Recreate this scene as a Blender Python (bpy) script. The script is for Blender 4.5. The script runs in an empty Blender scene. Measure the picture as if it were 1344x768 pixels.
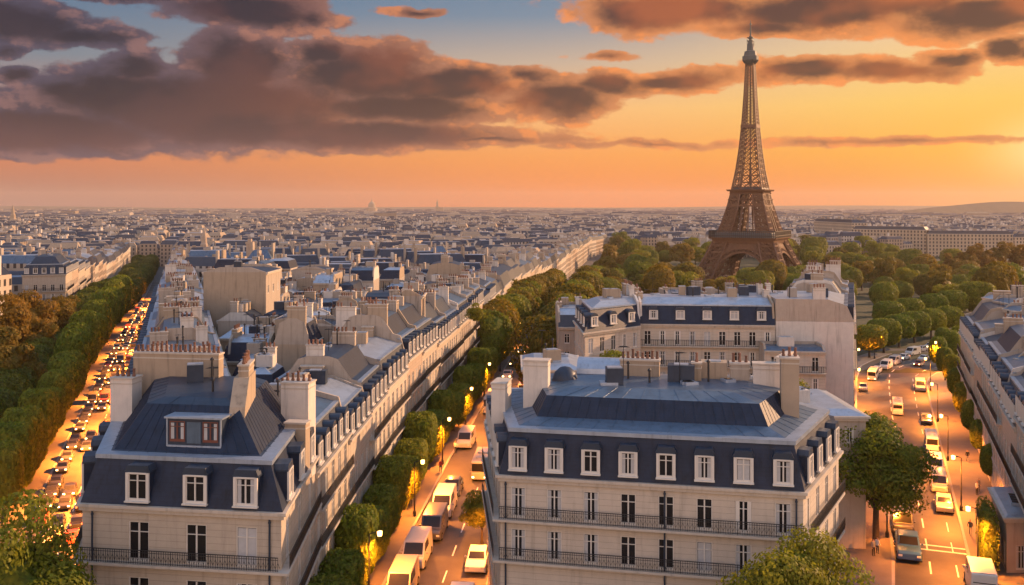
import bpy, bmesh, math, random
import numpy as np
from mathutils import Vector, Matrix
R = math.radians
rnd = random.Random(7)
sc = bpy.context.scene
col = sc.collection

# ------------------------------------------------------------------ camera, world, sun, exposure
CAM_H, FPX, W0, H0, HORY = 36.0, 1250.0, 1344.0, 768.0, 270.0
cam_d = bpy.data.cameras.new('camera')
cam_d.sensor_width = 36.0
cam_d.lens = 36.0 * FPX / W0
cam_d.shift_y = -(H0 / 2 - HORY) / W0
cam_d.clip_start, cam_d.clip_end = 0.5, 60000.0
cam = bpy.data.objects.new('camera', cam_d); col.objects.link(cam)
cam.location = (0, 0, CAM_H); cam.rotation_euler = (R(90), 0, 0)
sc.camera = cam
sc.view_settings.view_transform = 'Standard'
sc.view_settings.look = 'None'
sc.view_settings.gamma = 1.0
sc.view_settings.exposure = 0.6
sc.view_settings.use_curve_mapping = False
sc.cycles.use_denoising = True
sc.cycles.max_bounces = 6
sc.cycles.diffuse_bounces = 3
sc.cycles.glossy_bounces = 2
sc.cycles.transmission_bounces = 2
sc.cycles.transparent_max_bounces = 6
sc.cycles.volume_bounces = 0
sc.cycles.sample_clamp_indirect = 4.0
sc.cycles.caustics_reflective = False
sc.cycles.caustics_refractive = False

SUN_AZ, SUN_EL = R(62), R(18)          # azimuth to the right of the view axis (+Y)
sun_d = bpy.data.lights.new('sun', 'SUN')
sun_d.energy = 5.0; sun_d.angle = R(0.6); sun_d.color = (1.0, 0.57, 0.30)
sun = bpy.data.objects.new('sun', sun_d); col.objects.link(sun)
sdir = Vector((math.sin(SUN_AZ) * math.cos(SUN_EL), math.cos(SUN_AZ) * math.cos(SUN_EL), math.sin(SUN_EL)))
sun.rotation_euler = (-sdir).to_track_quat('-Z', 'Y').to_euler()
sun.location = (300, 300, 200)

class NT:
    """small helper to write node graphs as expressions"""
    def __init__(s, tree): s.t = tree
    def n(s, kind, **kw):
        nd = s.t.nodes.new(kind)
        for k, v in kw.items(): setattr(nd, k, v)
        return nd
    def put(s, sock, v):
        if hasattr(v, 'is_output') or isinstance(v, bpy.types.NodeSocket): s.t.links.new(v, sock)
        else: sock.default_value = v
    def m(s, op, a, b=0.0, c=None, clamp=False):
        nd = s.n('ShaderNodeMath', operation=op); nd.use_clamp = clamp
        s.put(nd.inputs[0], a)
        if len(nd.inputs) > 1: s.put(nd.inputs[1], b)
        if c is not None: s.put(nd.inputs[2], c)
        return nd.outputs[0]
    def vm(s, op, a, b=None, out=0):
        nd = s.n('ShaderNodeVectorMath', operation=op)
        s.put(nd.inputs[0], a)
        if b is not None: s.put(nd.inputs[1], b)
        return nd.outputs[out]
    def xyz(s, x, y, z):
        nd = s.n('ShaderNodeCombineXYZ')
        for i, v in enumerate((x, y, z)): s.put(nd.inputs[i], v)
        return nd.outputs[0]
    def sep(s, v):
        nd = s.n('ShaderNodeSeparateXYZ'); s.put(nd.inputs[0], v); return nd.outputs
    def mix(s, f, a, b, blend='MIX'):
        nd = s.n('ShaderNodeMix', data_type='RGBA', blend_type=blend)
        s.put(nd.inputs[0], f)
        for sock, v in ((nd.inputs[6], a), (nd.inputs[7], b)):
            s.put(sock, tuple(v) + (1,) if isinstance(v, tuple) and len(v) == 3 else v)
        return nd.outputs[2]
    def ss(s, x, lo, hi):
        nd = s.n('ShaderNodeMapRange', interpolation_type='SMOOTHSTEP')
        s.put(nd.inputs[0], x); nd.inputs[1].default_value = lo; nd.inputs[2].default_value = hi
        return nd.outputs[0]
    def noise(s, vec, scale, detail=4, rough=.55, dist=0.0, out=0):
        nd = s.n('ShaderNodeTexNoise'); s.put(nd.inputs['Vector'], vec)
        nd.inputs['Scale'].default_value = scale; nd.inputs['Detail'].default_value = detail
        nd.inputs['Roughness'].default_value = rough; nd.inputs['Distortion'].default_value = dist
        return nd.outputs[out]
    def ramp(s, f, stops):
        nd = s.n('ShaderNodeValToRGB'); s.put(nd.inputs[0], f)
        el = nd.color_ramp.elements
        while len(el) < len(stops): el.new(0.5)
        for e, (p, c) in zip(el, stops): e.position = p; e.color = tuple(c) + (1,)
        return nd.outputs[0]

def lin(r, g, b):
    f = lambda c: (c / 255 / 12.92) if c <= 10 else ((c / 255 + .055) / 1.055) ** 2.4
    return (f(r), f(g), f(b))

world = bpy.data.worlds.new('World'); sc.world = world; world.use_nodes = True
wt = world.node_tree; wt.nodes.clear(); N = NT(wt)
SKY_S = 0.1
def build_sky():
    d = N.n('ShaderNodeTexCoord').outputs['Generated']
    x, y, z = N.sep(d)
    az = N.m('ARCTAN2', x, y)                               # 0 ahead, + right
    el = N.m('ARCSINE', z)
    sky = N.n('ShaderNodeTexSky', sky_type='NISHITA')
    sky.sun_disc = False; sky.sun_elevation = SUN_EL; sky.sun_rotation = SUN_AZ
    sky.air_density = 1.4; sky.dust_density = 3.0; sky.ozone_density = 1.5
    # colours of a sunset sky: elevation ramps on the sunward side and away from it
    k = lambda *c: lin(*c)
    e01 = N.m('DIVIDE', el, 0.24, clamp=True)
    left = N.ramp(e01, [(0, k(156, 112, 106)), (.07, k(176, 116, 98)), (.2, k(216, 130, 86)), (.36, k(190, 142, 120)), (.6, k(124, 136, 148)), (.86, k(88, 120, 150)), (1, k(80, 112, 146))])
    midc = N.ramp(e01, [(0, k(240, 128, 62)), (.07, k(250, 138, 58)), (.22, k(253, 164, 82)), (.42, k(252, 192, 124)), (.62, k(206, 180, 156)), (.82, k(128, 146, 164)), (1, k(104, 132, 160))])
    right = N.ramp(e01, [(0, k(236, 130, 46)), (.07, k(248, 142, 38)), (.22, k(254, 176, 58)), (.42, k(254, 206, 106)), (.66, k(250, 208, 150)), (.86, k(220, 184, 148)), (1, k(196, 172, 150))])
    a = N.ss(az, -.5, .12); b = N.ss(az, .02, .5)
    grad = N.mix(b, N.mix(a, left, midc), right)
    # low sun glow at the right edge of the view
    gd = N.vm('LENGTH', N.xyz(N.m('MULTIPLY', N.m('SUBTRACT', az, .525), 1.0), N.m('MULTIPLY', N.m('SUBTRACT', el, .052), 1.9), 0.0), out=1)
    g1 = N.m('POWER', N.m('SUBTRACT', 1.0, N.m('DIVIDE', gd, .34, clamp=True)), 2.6)
    grad = N.mix(N.m('MULTIPLY', g1, .95), grad, lin(255, 202, 84))
    g2 = N.m('POWER', N.m('SUBTRACT', 1.0, N.m('DIVIDE', gd, .10, clamp=True)), 2.0)
    grad = N.mix(g2, grad, (1.15, .92, .42))
    # high sky and the side behind the viewer
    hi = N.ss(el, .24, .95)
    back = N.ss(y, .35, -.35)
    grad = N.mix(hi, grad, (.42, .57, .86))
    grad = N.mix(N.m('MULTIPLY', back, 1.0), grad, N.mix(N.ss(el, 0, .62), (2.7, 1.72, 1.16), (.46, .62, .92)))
    # clouds: soft ellipses torn by fractal noise, all on the sky's own azimuth and elevation
    P0 = N.xyz(az, el, 0.0)
    wn = N.noise(N.vm('MULTIPLY', P0, (1, 1.8, 1)), 10.0, 5, .6, out=1)
    wv = N.vm('MULTIPLY', N.vm('SUBTRACT', wn, (.5, .5, .5)), (.085, .032, 0))
    E = [  # px, py, rx, ry, weight
        (30, 172, 230, 34, 1.1), (150, 130, 120, 46, 1.1), (280, 140, 260, 62, 1.2), (180, 88, 44, 26, .9), (315, 86, 86, 46, 1.2), (90, 118, 70, 26, .9),
        (480, 96, 130, 52, 1.2), (420, 66, 60, 26, 1.0), (590, 112, 120, 34, 1.1), (430, 178, 330, 26, 1.1), (640, 184, 170, 9, .6), (520, 140, 170, 34, 1.0),
        (20, 24, 110, 34, 1.1), (105, 44, 90, 16, .8), (330, 14, 130, 28, 1.0), (410, 22, 60, 14, .7), (210, -6, 140, 12, .6), (545, 14, 40, 8, .6),
        (10, 92, 30, 13, .9), (8, 62, 22, 8, .7),
        (730, 128, 95, 36, 1.05), (690, 100, 50, 16, .7), (800, 108, 80, 20, .9), (890, 104, 90, 18, .9), (1060, 94, 110, 22, 1.0), (1160, 94, 110, 16, .9), (800, 70, 50, 8, .5), (1245, 76, 56, 12, .8),
        (870, 12, 150, 34, 1.1), (1100, 8, 230, 36, 1.15), (1300, 18, 170, 34, 1.0), (1010, 34, 150, 16, .7), (1338, 66, 40, 16, 1.0),
        (860, 191, 190, 7, .42), (1180, 187, 240, 7, .5), (700, 181, 60, 5, .4)]
    def field(p):
        dens = None
        for px, py, rx, ry, w in E:
            ca = math.atan((px - 672) / FPX); ce = math.atan((270 - py) / FPX * math.cos(ca))
            q = N.vm('MULTIPLY', N.vm('SUBTRACT', p, (ca, ce, 0)), (FPX / rx, FPX / ry, 0))
            v = N.m('MULTIPLY', N.m('SUBTRACT', 1.0, N.vm('LENGTH', q, out=1)), w)
            dens = v if dens is None else N.m('SMOOTH_MAX', dens, v, .12)
        return dens
    P1 = N.vm('MULTIPLY', P0, (1, 1.7, 1))
    blob = field(N.vm('ADD', P0, wv))
    fb = N.noise(P1, 22.0, 9, .6)
    fb2 = N.noise(N.vm('ADD', P1, (.010, .020, 0)), 22.0, 5, .55)
    dens = N.m('ADD', N.m('MULTIPLY', blob, 1.5), N.m('MULTIPLY', N.m('SUBTRACT', fb, .5), 1.4))
    alpha = N.ss(dens, -.08, .20)
    core = N.ss(dens, .05, 1.0)
    lit = N.m('MULTIPLY', N.ss(N.m('SUBTRACT', fb, fb2), -.01, .13), N.ss(blob, .62, .08))
    vary = N.ss(N.noise(P1, 9.0, 3, .5), .42, .62)
    f_az = N.ss(az, -.46, .32)
    shade = N.mix(f_az, N.mix(vary, lin(20, 28, 48), lin(46, 40, 56)), N.mix(vary, lin(84, 52, 46), lin(178, 94, 52)))
    thin = N.mix(f_az, lin(78, 74, 94), lin(236, 148, 84))
    bright = N.mix(N.ss(az, -.42, .1), lin(140, 104, 104), lin(255, 152, 78))
    low = N.ss(el, .11, .045)
    shade = N.mix(N.m('MULTIPLY', low, .6), shade, lin(92, 64, 74))
    cc = N.mix(core, thin, shade)
    cc = N.mix(N.m('MULTIPLY', lit, .85), cc, bright)
    front = N.ss(y, .1, .4)
    alpha = N.m('MULTIPLY', N.m('MULTIPLY', alpha, .96), front)
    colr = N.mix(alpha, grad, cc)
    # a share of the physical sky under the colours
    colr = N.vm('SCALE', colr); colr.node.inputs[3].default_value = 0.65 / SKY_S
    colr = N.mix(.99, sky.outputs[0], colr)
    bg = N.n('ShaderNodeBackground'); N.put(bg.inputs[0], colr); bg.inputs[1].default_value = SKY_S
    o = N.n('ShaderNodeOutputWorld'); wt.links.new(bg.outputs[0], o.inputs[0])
build_sky()

# ------------------------------------------------------------------ terrain and pixel helpers
def gz(y):
    t = min(1.0, max(0.0, (y - 200.0) / 400.0))
    return -12.0 * t * t * (3 - 2 * t)
def gp(px, py, h=0.0):
    """ground point (plus height h) seen at this place of the photograph"""
    lo, hi = 15.0, 9000.0
    for _ in range(60):
        mid = (lo + hi) / 2
        if (CAM_H - gz(mid) - h) * FPX / mid > py - HORY: lo = mid
        else: hi = mid
    return Vector(((px - 672) / FPX * lo, lo, gz(lo)))

# ------------------------------------------------------------------ mesh builder and scene tagging
class MB:
    def __init__(s): s.v = []; s.f = []; s.m = []
    def face(s, pts, mi=0):
        k = len(s.v); s.v += [tuple(p) for p in pts]; s.f.append(tuple(range(k, k + len(pts)))); s.m.append(mi)
    def box(s, c, size, rz=0.0, mi=0, taper=1.0):
        hx, hy, hz = size[0] / 2, size[1] / 2, size[2] / 2
        ca, sa = math.cos(rz), math.sin(rz); k = len(s.v)
        for zz, t in ((-hz, 1.0), (hz, taper)):
            for xx, yy in ((-hx, -hy), (hx, -hy), (hx, hy), (-hx, hy)):
                xx *= t; yy *= t
                s.v.append((c[0] + xx * ca - yy * sa, c[1] + xx * sa + yy * ca, c[2] + zz))
        for q in ((3, 2, 1, 0), (4, 5, 6, 7), (0, 1, 5, 4), (1, 2, 6, 5), (2, 3, 7, 6), (3, 0, 4, 7)):
            s.f.append(tuple(k + i for i in q)); s.m.append(mi)
    def bar(s, p, q, w, mi=0, w2=None, n=4):
        p = Vector(p); q = Vector(q); d = (q - p)
        if d.length < 1e-6: return
        d.normalize()
        a = d.cross(Vector((0, 0, 1)) if abs(d.z) < .95 else Vector((1, 0, 0))).normalized(); b = d.cross(a)
        k = len(s.v); w2 = w if w2 is None else w2
        for pt, ww in ((p, w), (q, w2)):
            for i in range(n):
                t = 2 * math.pi * (i + .5) / n
                s.v.append(tuple(pt + (a * math.cos(t) + b * math.sin(t)) * ww * .7071))
        for i in range(n):
            j = (i + 1) % n
            s.f.append((k + i, k + j, k + n + j, k + n + i)); s.m.append(mi)
        s.f.append(tuple(k + n - 1 - i for i in range(n))); s.m.append(mi)
        s.f.append(tuple(k + n + i for i in range(n))); s.m.append(mi)
    def lathe(s, prof, c=(0, 0, 0), n=10, mi=0):
        k = len(s.v)
        for r, z in prof:
            for i in range(n):
                t = 2 * math.pi * i / n
                s.v.append((c[0] + r * math.cos(t), c[1] + r * math.sin(t), c[2] + z))
        for a in range(len(prof) - 1):
            for i in range(n):
                j = (i + 1) % n
                s.f.append((k + a * n + i, k + a * n + j, k + (a + 1) * n + j, k + (a + 1) * n + i)); s.m.append(mi)
        s.f.append(tuple(k + n - 1 - i for i in range(n))); s.m.append(mi)
        b = k + (len(prof) - 1) * n
        s.f.append(tuple(b + i for i in range(n))); s.m.append(mi)
    def prism(s, poly, z0, z1, mi=0, mi_top=None):
        n = len(poly)
        for i in range(n):
            a, b = poly[i], poly[(i + 1) % n]
            s.face([(a[0], a[1], z0), (b[0], b[1], z0), (b[0], b[1], z1), (a[0], a[1], z1)], mi)
        s.face([(p[0], p[1], z1) for p in poly], mi if mi_top is None else mi_top)
        s.face([(p[0], p[1], z0) for p in reversed(poly)], mi)
    def mesh(s, name, mats, smooth=False):
        me = bpy.data.meshes.new(name)
        me.from_pydata(s.v, [], s.f)
        for m_ in mats: me.materials.append(m_)
        if len(mats) > 1: me.polygons.foreach_set('material_index', s.m)
        if smooth: me.polygons.foreach_set('use_smooth', [True] * len(s.f))
        me.update()
        return me
    def build(s, name, mats, parent=None, loc=(0, 0, 0), rz=0.0, smooth=False):
        if not isinstance(mats, (list, tuple)): mats = [mats]
        return obj(name, s.mesh(name, mats, smooth), parent, loc, rz)

def obj(name, me, parent=None, loc=(0, 0, 0), rz=0.0):
    o = bpy.data.objects.new(name, me); col.objects.link(o)
    if parent is not None: o.parent = parent
    o.location = loc; o.rotation_euler = (0, 0, rz)
    return o
def tag(o, label=None, cat=None, group=None, kind=None):
    if label: o['label'] = label
    if cat: o['category'] = cat
    if group: o['group'] = group
    if kind: o['kind'] = kind
    return o
def thing(name, loc, label, cat, group=None, rz=0.0):
    o = bpy.data.objects.new(name, None); col.objects.link(o)
    o.empty_display_size = .5; o.location = loc; o.rotation_euler = (0, 0, rz)
    return tag(o, label, cat, group)
def copy_tree(o, parent=None):
    c = o.copy(); col.objects.link(c)
    if parent is not None: c.parent = parent
    for ch in o.children: copy_tree(ch, c)
    return c
_ones = ['', 'first', 'second', 'third', 'fourth', 'fifth', 'sixth', 'seventh', 'eighth', 'ninth', 'tenth', 'eleventh', 'twelfth', 'thirteenth', 'fourteenth', 'fifteenth', 'sixteenth', 'seventeenth', 'eighteenth', 'nineteenth']
_tens = {2: ('twenty', 'twentieth'), 3: ('thirty', 'thirtieth'), 4: ('forty', 'fortieth'), 5: ('fifty', 'fiftieth'), 6: ('sixty', 'sixtieth'), 7: ('seventy', 'seventieth'), 8: ('eighty', 'eightieth'), 9: ('ninety', 'ninetieth')}
def nth(i):
    if i < 20: return _ones[i]
    if i >= 100: return 'hundred and ' + nth(i - 100) if i > 100 else 'hundredth'
    return _tens[i // 10][1] if i % 10 == 0 else _tens[i // 10][0] + '-' + _ones[i % 10]

# ------------------------------------------------------------------ materials
def mat(name, c, rough=.75, metal=0.0, var=.12, scale=1.2, streak=0.0, bump=0.0, bscale=8.0, orand=0.0, spec=.4, seam=0.0, emit=None, estr=0.0, coat=0.0, joint=0.0):
    m_ = bpy.data.materials.new(name); m_.use_nodes = True
    t = NT(m_.node_tree); bs = m_.node_tree.nodes['Principled BSDF']
    co = t.n('ShaderNodeTexCoord').outputs['Object']
    nz = t.noise(co, scale, 6, .6)
    f = t.m('ADD', 1.0, t.m('MULTIPLY', t.m('SUBTRACT', nz, .5), var * 3.0))
    if streak:                                              # rain streaks and grime, long in z
        sn = t.noise(t.vm('MULTIPLY', co, (2.2, 2.2, .16)), 1.0, 5, .65)
        f = t.m('MULTIPLY', f, t.m('SUBTRACT', 1.0, t.m('MULTIPLY', t.ss(sn, .48, .78), streak)))
    if joint:                                               # courses of cut stone
        jz = t.m('FRACT', t.m('DIVIDE', t.sep(co)[2], joint)); f = t.m('MULTIPLY', f, t.m('SUBTRACT', 1.0, t.m('MULTIPLY', t.m('LESS_THAN', jz, .07), .3)))
    if orand:
        rn = t.n('ShaderNodeObjectInfo').outputs['Random']
        f = t.m('MULTIPLY', f, t.m('ADD', 1.0, t.m('MULTIPLY', t.m('SUBTRACT', rn, .5), orand * 2)))
    cc = t.vm('SCALE', tuple(c)); t.put(cc.node.inputs[3], f)
    t.put(bs.inputs['Base Color'], cc)
    bs.inputs['Roughness'].default_value = rough; bs.inputs['Metallic'].default_value = metal
    bs.inputs['Specular IOR Level'].default_value = spec
    if coat: bs.inputs['Coat Weight'].default_value = coat; bs.inputs['Coat Roughness'].default_value = .08
    if bump or seam:
        h = t.noise(co, bscale, 4, .6)
        bn = t.n('ShaderNodeBump'); bn.inputs['Strength'].default_value = bump or .3; bn.inputs['Distance'].default_value = .05
        t.put(bn.inputs['Height'], h); t.put(bs.inputs['Normal'], bn.outputs[0])
    if emit:
        bs.inputs['Emission Color'].default_value = tuple(emit) + (1,); bs.inputs['Emission Strength'].default_value = estr
    return m_
M = {}
M['stone'] = mat('cream_stone', (.44, .37, .29), .85, var=.10, streak=.28, bump=.25, joint=.46)
M['stone_b'] = mat('pale_stone', (.50, .43, .35), .85, var=.10, streak=.25, bump=.25, joint=.46)
M['stone_c'] = mat('tan_stone', (.40, .31, .235), .85, var=.12, streak=.3, bump=.25, joint=.46)
M['trim'] = mat('cornice_stone', (.47, .41, .34), .8, var=.10, streak=.3)
M['plaster'] = mat('beige_plaster', (.38, .32, .26), .9, var=.10, streak=.45, bump=.2, bscale=3)
M['plaster_w'] = mat('white_plaster', (.58, .53, .47), .9, var=.10, streak=.35, bump=.2, bscale=3)
M['plaster_t'] = mat('tan_plaster', (.36, .28, .20), .9, var=.10, streak=.4, bump=.2, bscale=3)
M['slate'] = mat('blue_slate', (.012, .022, .046), .5, var=.40, scale=1.1, streak=.5, bump=.3, bscale=6, spec=.25, joint=.30)
M['slate_b'] = mat('grey_slate', (.036, .046, .066), .5, var=.2, scale=2.2, streak=.2, bump=.3, bscale=6, spec=.4)
M['zinc'] = mat('blue_zinc', (.085, .135, .20), .36, metal=.35, var=.3, scale=.9, streak=.45, bump=.2, bscale=2.5, spec=.5)
M['zinc_d'] = mat('dark_zinc', (.028, .043, .070), .45, metal=.2, var=.3, scale=.9, streak=.45, bump=.15, bscale=2.5, spec=.35)
M['zinc_l'] = mat('pale_zinc', (.32, .38, .46), .34, metal=.4, var=.22, scale=.7, streak=.35, bump=.15, bscale=2.5, spec=.5)
M['frame'] = mat('white_window_paint', (.60, .56, .50), .55, var=.06)
M['frame_red'] = mat('red_brown_window_paint', (.14, .045, .03), .5, var=.1)
M['glass'] = mat('dark_window_glass', (.016, .016, .018), .12, var=.1, spec=.28)
M['curtain'] = mat('white_curtain', (.42, .42, .42), .9, var=.12, scale=3)
M['iron'] = mat('black_iron', (.018, .018, .02), .5, var=.1, spec=.4)
M['pot'] = mat('terracotta_pot', (.17, .085, .058), .85, var=.2, scale=4, orand=.25)
M['shutter'] = mat('grey_shutter_paint', (.30, .30, .30), .7, var=.1)
M['asphalt'] = mat('asphalt', (.060, .054, .050), .62, var=.45, scale=.35, bump=.15, bscale=20, spec=.4)
M['pave'] = mat('pavement_stone', (.15, .125, .105), .8, var=.2, scale=.6, bump=.15, bscale=10)
M['kerb'] = mat('granite_kerb', (.27, .25, .23), .8, var=.15, scale=2)
M['paint'] = mat('road_paint', (.62, .60, .56), .7, var=.3, scale=3)
M['ground'] = mat('city_ground', (.10, .085, .075), .95, var=.4, scale=.02)
M['lawn'] = mat('park_lawn', (.035, .038, .012), .95, var=.3, scale=.05)
M['hill'] = mat('far_hill', (.09, .075, .05), 1, var=.3, scale=.01)
M['iron_tower'] = mat('brown_tower_iron', (.135, .062, .030), .55, var=.2, scale=.3, spec=.4)
M['iron_tower_d'] = mat('dark_tower_iron', (.045, .035, .032), .6, var=.2, scale=.3)
M['cabin'] = mat('grey_green_cabin', (.075, .085, .085), .6, var=.1)
M['bark'] = mat('grey_bark', (.07, .052, .038), .9, var=.3, scale=4, bump=.5)
M['tyre'] = mat('tyre_rubber', (.015, .015, .015), .85, var=.1)
M['rim'] = mat('alloy_rim', (.35, .35, .36), .35, metal=.8, var=.05)
M['lamp_glow'] = mat('lit_lantern', (.9, .6, .2), .4, emit=(1, .48, .12), estr=7.0)
M['head'] = mat('lit_headlight', (.9, .8, .6), .2, emit=(1, .55, .18), estr=12.0)
M['tail'] = mat('lit_tail_light', (.5, .02, .01), .3, emit=(1, .16, .03), estr=4.0)
M['lens'] = mat('clear_lens', (.5, .5, .5), .15)
M['lens_red'] = mat('red_lens', (.2, .01, .01), .2)
M['winlit'] = mat('lit_window', (.8, .5, .25), .4, emit=(1, .55, .22), estr=.9)
M['skin'] = mat('skin', (.42, .25, .18), .6)
M['hair'] = mat('dark_hair', (.03, .02, .015), .7)

def facade_material(name, c, bay=2.6, fl=3.2):
    """far walls: plain stone with its rows of small dark windows"""
    m_ = bpy.data.materials.new(name); m_.use_nodes = True
    t = NT(m_.node_tree); bs = m_.node_tree.nodes['Principled BSDF']
    g = t.n('ShaderNodeNewGeometry')
    px, py, pz = t.sep(g.outputs['Position']); nx, ny, nzz = t.sep(g.outputs['True Normal'])
    u = t.m('SUBTRACT', t.m('MULTIPLY', px, ny), t.m('MULTIPLY', py, nx))
    fu = t.m('FRACT', t.m('ADD', t.m('DIVIDE', u, bay), 200.0)); fv = t.m('FRACT', t.m('ADD', t.m('DIVIDE', pz, fl), 50.13))
    inu = t.m('LESS_THAN', t.m('ABSOLUTE', t.m('SUBTRACT', fu, .5)), .22)
    inv = t.m('LESS_THAN', t.m('ABSOLUTE', t.m('SUBTRACT', fv, .5)), .31)
    w = t.m('MULTIPLY', inu, inv)
    nz = t.noise(g.outputs['Position'], .06, 4, .6)
    rn = t.n('ShaderNodeObjectInfo').outputs['Random']
    cv = t.vm('SCALE', tuple(c)); t.put(cv.node.inputs[3], t.m('ADD', .72, t.m('ADD', t.m('MULTIPLY', nz, .4), t.m('MULTIPLY', rn, .22))))
    t.put(bs.inputs['Base Color'], t.mix(w, cv, (.035, .032, .034)))
    t.put(bs.inputs['Roughness'], t.m('SUBTRACT', .9, t.m('MULTIPLY', w, .6)))
    return m_
M['far_a'] = facade_material('far_cream_facade', (.42, .345, .27))
M['far_b'] = facade_material('far_tan_facade', (.36, .28, .21), 3.0, 3.0)
M['far_c'] = facade_material('far_pale_facade', (.50, .44, .38), 2.4, 3.1)
M['far_block'] = facade_material('far_apartment_facade', (.44, .35, .25), 3.1, 3.3)

def foliage(name, c1, c2, trans=.5):
    m_ = bpy.data.materials.new(name); m_.use_nodes = True
    t = NT(m_.node_tree); nt = m_.node_tree; bs = nt.nodes['Principled BSDF']
    co = t.n('ShaderNodeTexCoord').outputs['Object']
    oi = t.n('ShaderNodeObjectInfo')
    nz = t.noise(t.vm('ADD', co, oi.outputs['Location']), .55, 5, .7)
    f = t.m('ADD', t.ss(nz, .25, .75), t.m('MULTIPLY', t.m('SUBTRACT', oi.outputs['Random'], .5), .7), clamp=True)
    fine = t.n('ShaderNodeTexWhiteNoise'); t.put(fine.inputs['Vector'], t.vm('SNAP', co, (.22, .22, .22)))
    cc = t.mix(f, c1, c2)
    sc_ = t.vm('SCALE', cc); t.put(sc_.node.inputs[3], t.m('ADD', .65, t.m('MULTIPLY', fine.outputs[0], .7)))
    t.put(bs.inputs['Base Color'], sc_); bs.inputs['Roughness'].default_value = .6; bs.inputs['Specular IOR Level'].default_value = .25
    tr = t.n('ShaderNodeBsdfTranslucent'); t.put(tr.inputs[0], sc_)
    mx = t.n('ShaderNodeMixShader'); mx.inputs[0].default_value = trans
    out = nt.nodes['Material Output']
    nt.links.new(bs.outputs[0], mx.inputs[1]); nt.links.new(tr.outputs[0], mx.inputs[2]); nt.links.new(mx.outputs[0], out.inputs[0])
    return m_
M['leaf_hedge'] = foliage('trimmed_leaves', (.13, .18, .014), (.26, .25, .02))
M['leaf_dark'] = foliage('dark_leaves', (.09, .12, .012), (.19, .175, .015))
M['leaf_green'] = foliage('green_leaves', (.13, .165, .013), (.27, .24, .018))
M['leaf_gold'] = foliage('golden_leaves', (.15, .115, .012), (.28, .15, .016))
M['leaf_park'] = foliage('park_leaves', (.12, .115, .012), (.27, .17, .014))

# ------------------------------------------------------------------ buildings
def offset_poly(poly, dist):
    """move every edge i inwards by dist[i] (polygon counter-clockwise)"""
    n = len(poly); L = []
    for i in range(n):
        a = Vector(poly[i][:2]); b = Vector(poly[(i + 1) % n][:2]); d = (b - a).normalized()
        nn = Vector((-d.y, d.x)); L.append((a + nn * dist[i], d))
    out = []
    for i in range(n):
        (p, d), (q, e) = L[i - 1], L[i]
        cr = d.x * e.y - d.y * e.x
        if abs(cr) < 1e-5: out.append(q); continue
        t = ((q.x - p.x) * e.y - (q.y - p.y) * e.x) / cr
        out.append(p + d * t)
    return out

def runs(styles, kinds):
    """contiguous runs of street edges round the polygon"""
    n = len(styles); ok = [s in kinds for s in styles]
    if all(ok): return [list(range(n))]
    out = []
    for i in range(n):
        if ok[i] and not ok[i - 1]:
            r_ = []; k = i
            while ok[k % n]: r_.append(k % n); k += 1
            out.append(r_)
    return out
def band(name, m, parent, poly, styles, levels, kinds='SR', inner=0.0):
    """mitred stone or metal bands: levels = (proud distance, z0, z1); one object for each unbroken run"""
    ins_k = lambda d: offset_poly(poly, [(d if s in kinds else 0.0) for s in styles]); n = len(poly)
    base = ins_k(inner)
    for run in runs(styles, kinds):
        mb = MB()
        for dist, z0, z1 in levels:
            o = ins_k(-dist)
            for q, i in enumerate(run):
                j = (i + 1) % n; a, b, A, B = base[i], base[j], o[i], o[j]
                mb.face([(A.x, A.y, z0), (B.x, B.y, z0), (B.x, B.y, z1), (A.x, A.y, z1)])
                mb.face([(a.x, a.y, z1), (A.x, A.y, z1), (B.x, B.y, z1), (b.x, b.y, z1)])
                mb.face([(a.x, a.y, z0), (b.x, b.y, z0), (B.x, B.y, z0), (A.x, A.y, z0)])
                if len(run) < n:
                    if q == 0: mb.face([(a.x, a.y, z0), (A.x, A.y, z0), (A.x, A.y, z1), (a.x, a.y, z1)])
                    if q == len(run) - 1: mb.face([(b.x, b.y, z0), (B.x, B.y, z0), (B.x, B.y, z1), (b.x, b.y, z1)])
        mb.build(name, [m], parent)

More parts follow.
